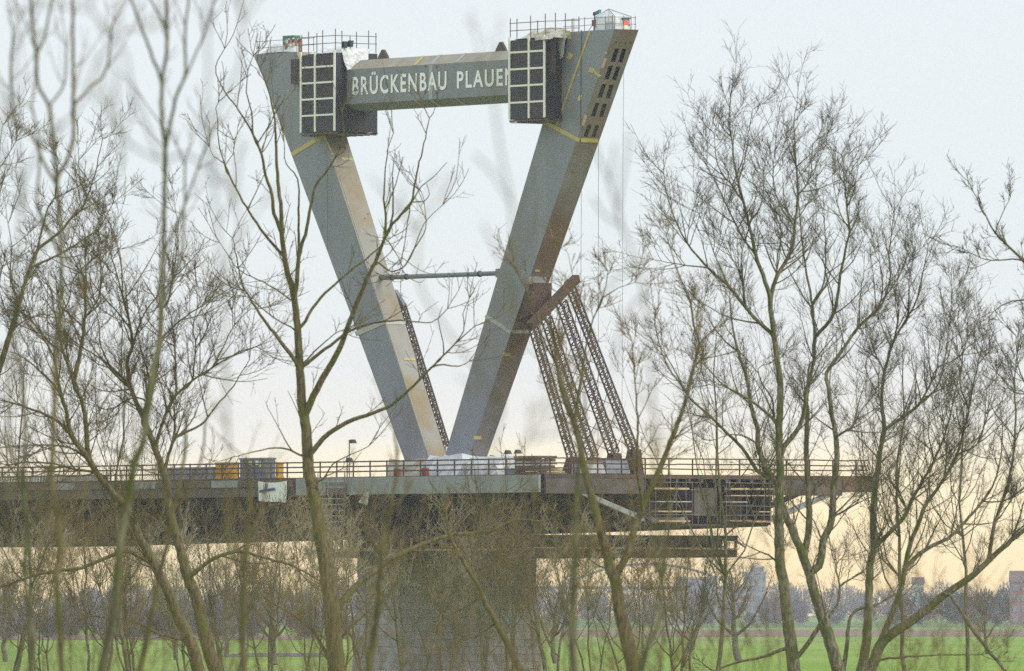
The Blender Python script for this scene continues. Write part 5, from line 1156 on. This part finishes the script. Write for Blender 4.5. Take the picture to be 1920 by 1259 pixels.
# saplings close to the camera, thrown out of focus by the long lens
near = [
 ('thin blurred sapling rising before the far left deck', 92, [
  ([(118, 1265), (113, 1201), (109, 1128), (106, 1077), (113, 1030), (109, 964), (98, 909), (100, 822), (103, 745), (105, 678), (115, 559), (115, 483), (113, 413), (107, 350), (100, 267), (92, 200), (72, 160), (67, 100), (60, 33), (55, -40)], 7, 3),
  ([(108, 333), (123, 307), (137, 267), (138, 200), (137, 100), (137, -20)], 4.5, 3), ([(70, 97), (83, 73), (97, 0), (100, -30)], 3, 2), ([(137, 200), (170, 165), (200, 130), (210, 50)], 3, 2), ([(107, 350), (80, 300), (60, 250), (30, 230), (20, 150), (25, 60)], 3.5, 2), ([(115, 483), (90, 430), (70, 380), (75, 280), (60, 200)], 3.5, 2), ([(92, 200), (120, 160), (125, 90)], 2.5, 2), ([(105, 678), (130, 620), (150, 540)], 3.5, 2)]),
 ('blurred upright sapling with dark stem left of the containers', 96, [
  ([(190, 1265), (204, 1194), (215, 1146), (219, 1092), (226, 1019), (244, 920), (251, 873), (270, 822), (286, 700), (298, 646), (302, 579), (306, 480), (308, 400), (310, 283), (303, 217), (305, 150), (313, 83), (312, -30)], 9, 3),
  ([(308, 300), (330, 183), (347, 143), (347, 67), (357, -20)], 4, 2.5), ([(303, 150), (277, 83), (247, 0), (240, -30)], 3.5, 2.5), ([(307, 43), (283, 0), (270, -30)], 2.5, 2), ([(306, 480), (340, 400), (370, 320), (395, 250)], 3, 2), ([(302, 579), (335, 500), (345, 420), (347, 300)], 3, 2), ([(251, 873), (225, 850), (200, 840)], 4, 2), ([(330, 183), (360, 120), (385, 60), (400, 10)], 2.5, 2)]),
 ('pale blurred stem leaning before the stout mossy tree', 120, [
  ([(262, 1265), (285, 1150), (306, 1048), (317, 1004), (328, 946), (345, 860), (350, 780)], 6.5, 3), ([(317, 1004), (290, 960), (280, 900)], 3, 2), ([(328, 946), (360, 900), (380, 850), (385, 790)], 3, 2)]),
 ('blurred stem rising at the far left edge of the field', 100, [
  ([(58, 1265), (62, 1201), (55, 1146), (47, 1073), (50, 1000), (44, 900), (48, 800), (40, 690)], 6.5, 3), ([(50, 1000), (75, 950), (90, 880)], 3.5, 2), ([(47, 1073), (20, 1020), (5, 960)], 3.5, 2), ([(44, 900), (20, 840), (15, 760)], 3, 2)]),
 ('blurred stem before the field left of the pier tree', 105, [
  ([(458, 1265), (455, 1175), (458, 1077), (465, 990), (470, 920), (462, 860)], 7, 3), ([(458, 1077), (430, 1030), (420, 960)], 3.5, 2), ([(462, 1010), (490, 960), (500, 890)], 3.5, 2), ([(455, 1175), (480, 1120), (500, 1060)], 3.5, 2)]),
 ('blurred upright stem before the corner of the stone pier', 98, [
  ([(1078, 1265), (1073, 1175), (1077, 1077), (1080, 1012), (1080, 947), (1086, 850), (1078, 790), (1060, 740), (1045, 690)], 9, 3), ([(1080, 947), (1100, 900), (1115, 840)], 3.5, 2), ([(1077, 1077), (1050, 1030), (1035, 960)], 3.5, 2), ([(1075, 1120), (1100, 1060), (1110, 1000)], 3.5, 2), ([(1086, 850), (1098, 780), (1090, 700)], 3.5, 2), ([(1078, 1200), (1060, 1160), (1050, 1110)], 4, 2)]),
 ('blurred twisted stem before the grey fascia and pier', 110, [
  ([(690, 1265), (700, 1200), (708, 1142), (715, 1045), (725, 980), (738, 925), (745, 870), (740, 810)], 6.5, 2.5), ([(715, 1045), (690, 1000), (685, 940)], 3, 2), ([(725, 980), (750, 940), (775, 900)], 3, 2), ([(708, 1142), (740, 1100), (760, 1060)], 3, 2)]),
 ('brown blurred stem over the grass right of the forked trunk', 90, [
  ([(1200, 1265), (1210, 1224), (1232, 1175), (1242, 1094), (1250, 1010), (1258, 940)], 7, 2.5), ([(1232, 1175), (1260, 1120), (1275, 1060)], 3.5, 2), ([(1242, 1094), (1225, 1040), (1220, 990)], 3, 2)]),
]
for i, (lab, Y, rows) in enumerate(near):
    make_tree('sapling', lab, traced(Y, rows, 60 + i, spread=.2), 160 + i, dens=3.0, L1=.6, m2=3, L2=.28, m3=0, L3=.12, rmin=.002, bark='bark_grey' if i % 2 else 'bark', twig='twig_brown', rfree=.02, zlow=4.4, cat='sapling', group='blurred saplings near the camera', sides=7, fine=False)
far_near = [
 ('faint blurred twigs crossing the sky right of the taped leg', 44, [
  ([(1230, 1265), (1235, 1000), (1225, 760), (1207, 552), (1191, 488), (1166, 425), (1144, 345), (1121, 291), (1110, 250)], 5.5, 3.5), ([(1160, 400), (1165, 350), (1175, 298), (1180, 250)], 4.5, 3), ([(1144, 345), (1150, 300), (1153, 270)], 4, 3), ([(1191, 488), (1160, 520), (1120, 560)], 4, 3), ([(1207, 552), (1170, 600), (1150, 700)], 4, 3), ([(1166, 425), (1130, 400), (1110, 370)], 4, 3)]),
 ('faint blurred twig crossing the sky between the pylon legs', 40, [
  ([(905, 1265), (900, 1000), (940, 760), (965, 560), (958, 380), (944, 313), (934, 250), (928, 200)], 5, 3.5), ([(958, 380), (920, 320), (890, 290)], 4, 3), ([(965, 560), (930, 470), (905, 420)], 4, 3), ([(940, 760), (900, 700), (860, 650), (790, 540), (785, 430)], 4.5, 3), ([(900, 1000), (950, 900), (990, 820)], 4, 3)]),
 ('faint blurred branches high in the sky left of the pylon', 42, [
  ([(420, 1265), (430, 1000), (425, 760), (415, 520), (400, 330), (385, 250), (390, 120), (385, -30)], 5, 3.5), ([(415, 520), (450, 430), (440, 380)], 4, 3), ([(400, 330), (350, 290), (300, 300), (233, 260), (220, 220), (215, 120), (180, 30)], 4.5, 3), ([(385, 250), (420, 180), (450, 120), (455, 40)], 4, 3), ([(233, 260), (250, 190), (245, 165)], 3.5, 3), ([(300, 300), (250, 170), (230, 90), (170, 20)], 4, 3), ([(425, 700), (370, 600), (330, 560)], 4, 3)]),
 ('faint blurred branches across the sky at the upper left edge', 46, [
  ([(20, 1265), (15, 900), (25, 600), (40, 350), (25, 200), (30, 80), (20, -30)], 5, 3.5), ([(40, 350), (80, 270), (150, 200), (180, 120), (230, 60)], 4, 3), ([(25, 200), (-10, 140), (-20, 80)], 4, 3), ([(40, 350), (10, 300), (0, 250)], 3.5, 3), ([(25, 600), (70, 480), (140, 420), (220, 330), (225, 250)], 4.5, 3), ([(30, 80), (60, 40), (80, -20)], 3.5, 3)]),
]
for i, (lab, Y, rows) in enumerate(far_near):
    make_tree('sapling', lab, traced(Y, [(p, a * .6, b * .6) for p, a, b in rows], 80 + i, spread=.15), 180 + i, dens=1.2, L1=.35, m2=2, L2=.15, m3=0, rmin=.0022, bark='bark_grey', twig='twig_brown', rfree=.012, zlow=4.4, cat='sapling', group='blurred saplings near the camera', sides=7, fine=False)

# bushes and trees standing on the ground around the bridge, grown rather than traced
def grown(name, label, x, Y, H, seed, nl=9, spread=.45, r=None, lean=0.0, stem=.25, multi=1, **kw):
    rng = np.random.default_rng(seed); limbs = []; r = r or H * .014
    for s in range(multi):
        n = 12; t = np.linspace(0, 1, n); p = np.zeros((n, 3)); a = rng.uniform(0, 6.28); sp = (spread * .6 * H * rng.uniform(.3, 1) if multi > 1 else lean * H)
        p[:, 0] = x + np.cos(a) * sp * t + np.cumsum(rng.normal(size=n)) * H * .008; p[:, 1] = Y + np.sin(a) * sp * t + np.cumsum(rng.normal(size=n)) * H * .008; p[:, 2] = t * H * rng.uniform(.75, 1)
        p[0] = (x, Y, 0); limbs.append((p, np.linspace(r, r * .15, n)))
        for k in range(nl):
            f = rng.uniform(stem, .85); i = int(f * (n - 1)); L = H * (1 - f) * rng.uniform(.5, .85) + H * .08; m = 9; u = np.linspace(0, 1, m); a = rng.uniform(0, 6.28); q = np.zeros((m, 3)); out_ = spread * rng.uniform(.5, 1.1)
            q[:, 0] = p[i, 0] + np.cos(a) * out_ * L * (u ** .75) + np.cumsum(rng.normal(size=m)) * L * .015; q[:, 1] = p[i, 1] + np.sin(a) * out_ * L * (u ** .75); q[:, 2] = p[i, 2] + L * u ** 1.1 * rng.uniform(.75, 1.0) + np.cumsum(rng.normal(size=m)) * L * .008
            q[0] = p[i]; limbs.append((q, np.linspace(r * (1 - f) * .6 + r * .05, r * .06, m)))
    return make_tree(name, label, limbs, seed + 7, **kw)
gx = lambda px, Y: (px - 960) / F_PX * Y
kw = dict(dens=1.5, L1=1.7, m2=4, L2=.8, m3=3, L3=.4, rmin=.012, sides=6, fine=False, rfree=.12)
grown('field_tree', 'round crowned bare tree on the grass below the platform end', gx(1386, 1390), 1390, 12.8, 301, nl=16, spread=.75, r=.42, stem=.3, bark='bark_grey', twig='twig_brown', **kw)
grown('field_tree', 'bare tree on the grass close beside the stone pier', gx(1042, 1330), 1330, 11.5, 302, nl=13, spread=.55, r=.30, bark='bark_grey', twig='twig_brown', **kw)
grown('field_tree', 'bare tree on the field seen left of the pier tree', gx(514, 1300), 1300, 12.5, 303, nl=14, spread=.75, r=.40, stem=.3, bark='bark_grey', twig='twig_brown', **kw)
grown('field_tree', 'slim bare tree on the field under the far left deck', gx(330, 1420), 1420, 13.0, 304, nl=13, spread=.6, r=.30, bark='bark_grey', twig='twig_brown', **kw)
grown('field_tree', 'broad bare tree under the deck beside the left mossy tree', gx(425, 1500), 1500, 13.0, 305, nl=15, spread=.8, r=.32, bark='bark_grey', twig='twig_brown', **kw)
grown('field_tree', 'bare tree on the field at the left edge under the deck', gx(10, 1380), 1380, 12.0, 306, nl=13, spread=.7, r=.3, bark='bark_grey', twig='twig_brown', **kw)
grown('field_tree', 'reddish bare tree on the far grass left of the round crowned tree', gx(1300, 1750), 1750, 9.0, 307, nl=14, spread=.9, r=.25, bark='bark', twig='twig_brown', **kw)
grown('field_tree', 'slim bare tree on the far grass below the deck end', gx(1206, 1800), 1800, 11.0, 308, nl=10, spread=.35, r=.2, bark='bark', twig='twig_grey', **kw)
grown('field_tree', 'small bare tree on the grass before the brick house', gx(1850, 1600), 1600, 7.5, 309, nl=12, spread=.8, r=.22, bark='bark', twig='twig_brown', **kw)
kc = dict(dens=.9, L1=2.2, m2=5, L2=.95, m3=3, L3=.4, rmin=.005, sides=6, fine=False, rfree=.12, zlow=7.0)
for i, (px, Y, top, lab) in enumerate(((1335, 440, 520, 'finely twigged tree behind the forked brown tree'), (1700, 450, 600, 'finely twigged tree behind the slim upright tree'),
        (1830, 445, 700, 'finely twigged tree behind the far leaning trunk'), (225, 440, 470, 'finely twigged tree behind the stout mossy trunks'), (70, 450, 520, 'finely twigged tree behind the slender left tree'))):
    grown('bare_tree', lab, gx(px, Y), Y, CAM_Z + (HORIZON - top) / F_PX * Y, 350 + i, nl=11, spread=.5, r=.10, stem=.4, bark='bark_grey', twig=('twig_grey', 'twig')[i % 2], **kc)
kb = dict(dens=1.5, L1=1.6, m2=4, L2=.75, m3=2, L3=.35, rmin=.0085, sides=5, fine=False, rfree=.10, zlow=5.0)
bushes = [(640, 640, 11.5), (700, 720, 12.5), (770, 690, 11.8), (835, 740, 12.6), (905, 700, 11.8), (965, 760, 12.3), (575, 700, 12.0), (500, 660, 11.6), (430, 720, 12.2), (350, 690, 11.0), (255, 740, 12.4), (170, 700, 12.2), (80, 660, 11.8), (10, 720, 12.4), (1030, 780, 11.2), (1110, 720, 11.2), (1190, 760, 11.4), (1270, 700, 10.8)]
where = ['before the stair scaffold', 'before the hanging canvas scrap', 'before the wrapped pylon foot', 'before the middle of the grey fascia', 'before the right half of the grey fascia', 'before the timber stack', 'below the small yellow container', 'before the white banner',
         'before the yellow site container', 'before the pallet box on the deck', 'between the two stout mossy trees', 'before the rusty red skip', 'at the left end of the starter bars', 'at the left edge before the deck', 'before the end of the work platform', 'below the lattice trestle', 'before the tube scaffold of the deck end', 'before the pale planks of the deck end']
for i, ((px, Y, H), wh) in enumerate(zip(bushes, where)):
    grown('willow_bush', 'tangled bare willow bush ' + wh, gx(px, Y), Y, H, 400 + i, nl=7, spread=.5, r=.075 + .02 * (i % 3), multi=3, stem=.3, bark='bark_grey', twig=('twig_pale', 'twig_brown', 'twig')[i % 3], cat='bush', group='willow bushes before the bridge', **kb)
# low blurred scrub close by, along the foot of the view
scrub = [(30, 130, 7.2), (150, 118, 7.0), (300, 125, 7.1), (420, 115, 6.9), (560, 122, 6.95), (680, 112, 6.9), (800, 126, 7.0), (900, 118, 6.9), (1010, 124, 6.9), (1130, 116, 6.85), (1260, 122, 6.8), (1370, 128, 6.7), (1700, 126, 6.5), (1840, 130, 6.6)]
for i, (px, Y, H) in enumerate(scrub):
    grown('scrub_bush', 'blurred brown scrub shoots along the foot of the view', gx(px, Y), Y, H, 500 + i, nl=5, spread=.16, r=.018, multi=4, stem=.5, bark='bark', twig='twig_brown', cat='bush', group='blurred scrub near the camera', dens=2.6, L1=.6, m2=3, L2=.25, m3=0, L3=.12, rmin=.0022, sides=5, fine=False, rfree=.02, zlow=5.0)

# ------------------------------------------------------------------ the air
def haze():
    m = bpy.data.materials.new('haze'); m.use_nodes = True; n, l = m.node_tree.nodes, m.node_tree.links
    n.remove(n['Principled BSDF']); v = n.new('ShaderNodeVolumePrincipled'); v.inputs['Color'].default_value = (.84, .87, .94, 1)
    v.inputs['Density'].default_value = HAZE_DENSITY; v.inputs['Anisotropy'].default_value = 0.0
    l.new(v.outputs[0], n['Material Output'].inputs['Volume']); MATS['haze'] = m
    mb = MB(); mb.box((-2700, -300, -1), (2700, 9100, 58)); o = mb.build('haze', 'haze'); o['kind'] = 'stuff'
HAZE_DENSITY = 7.5e-5
haze()
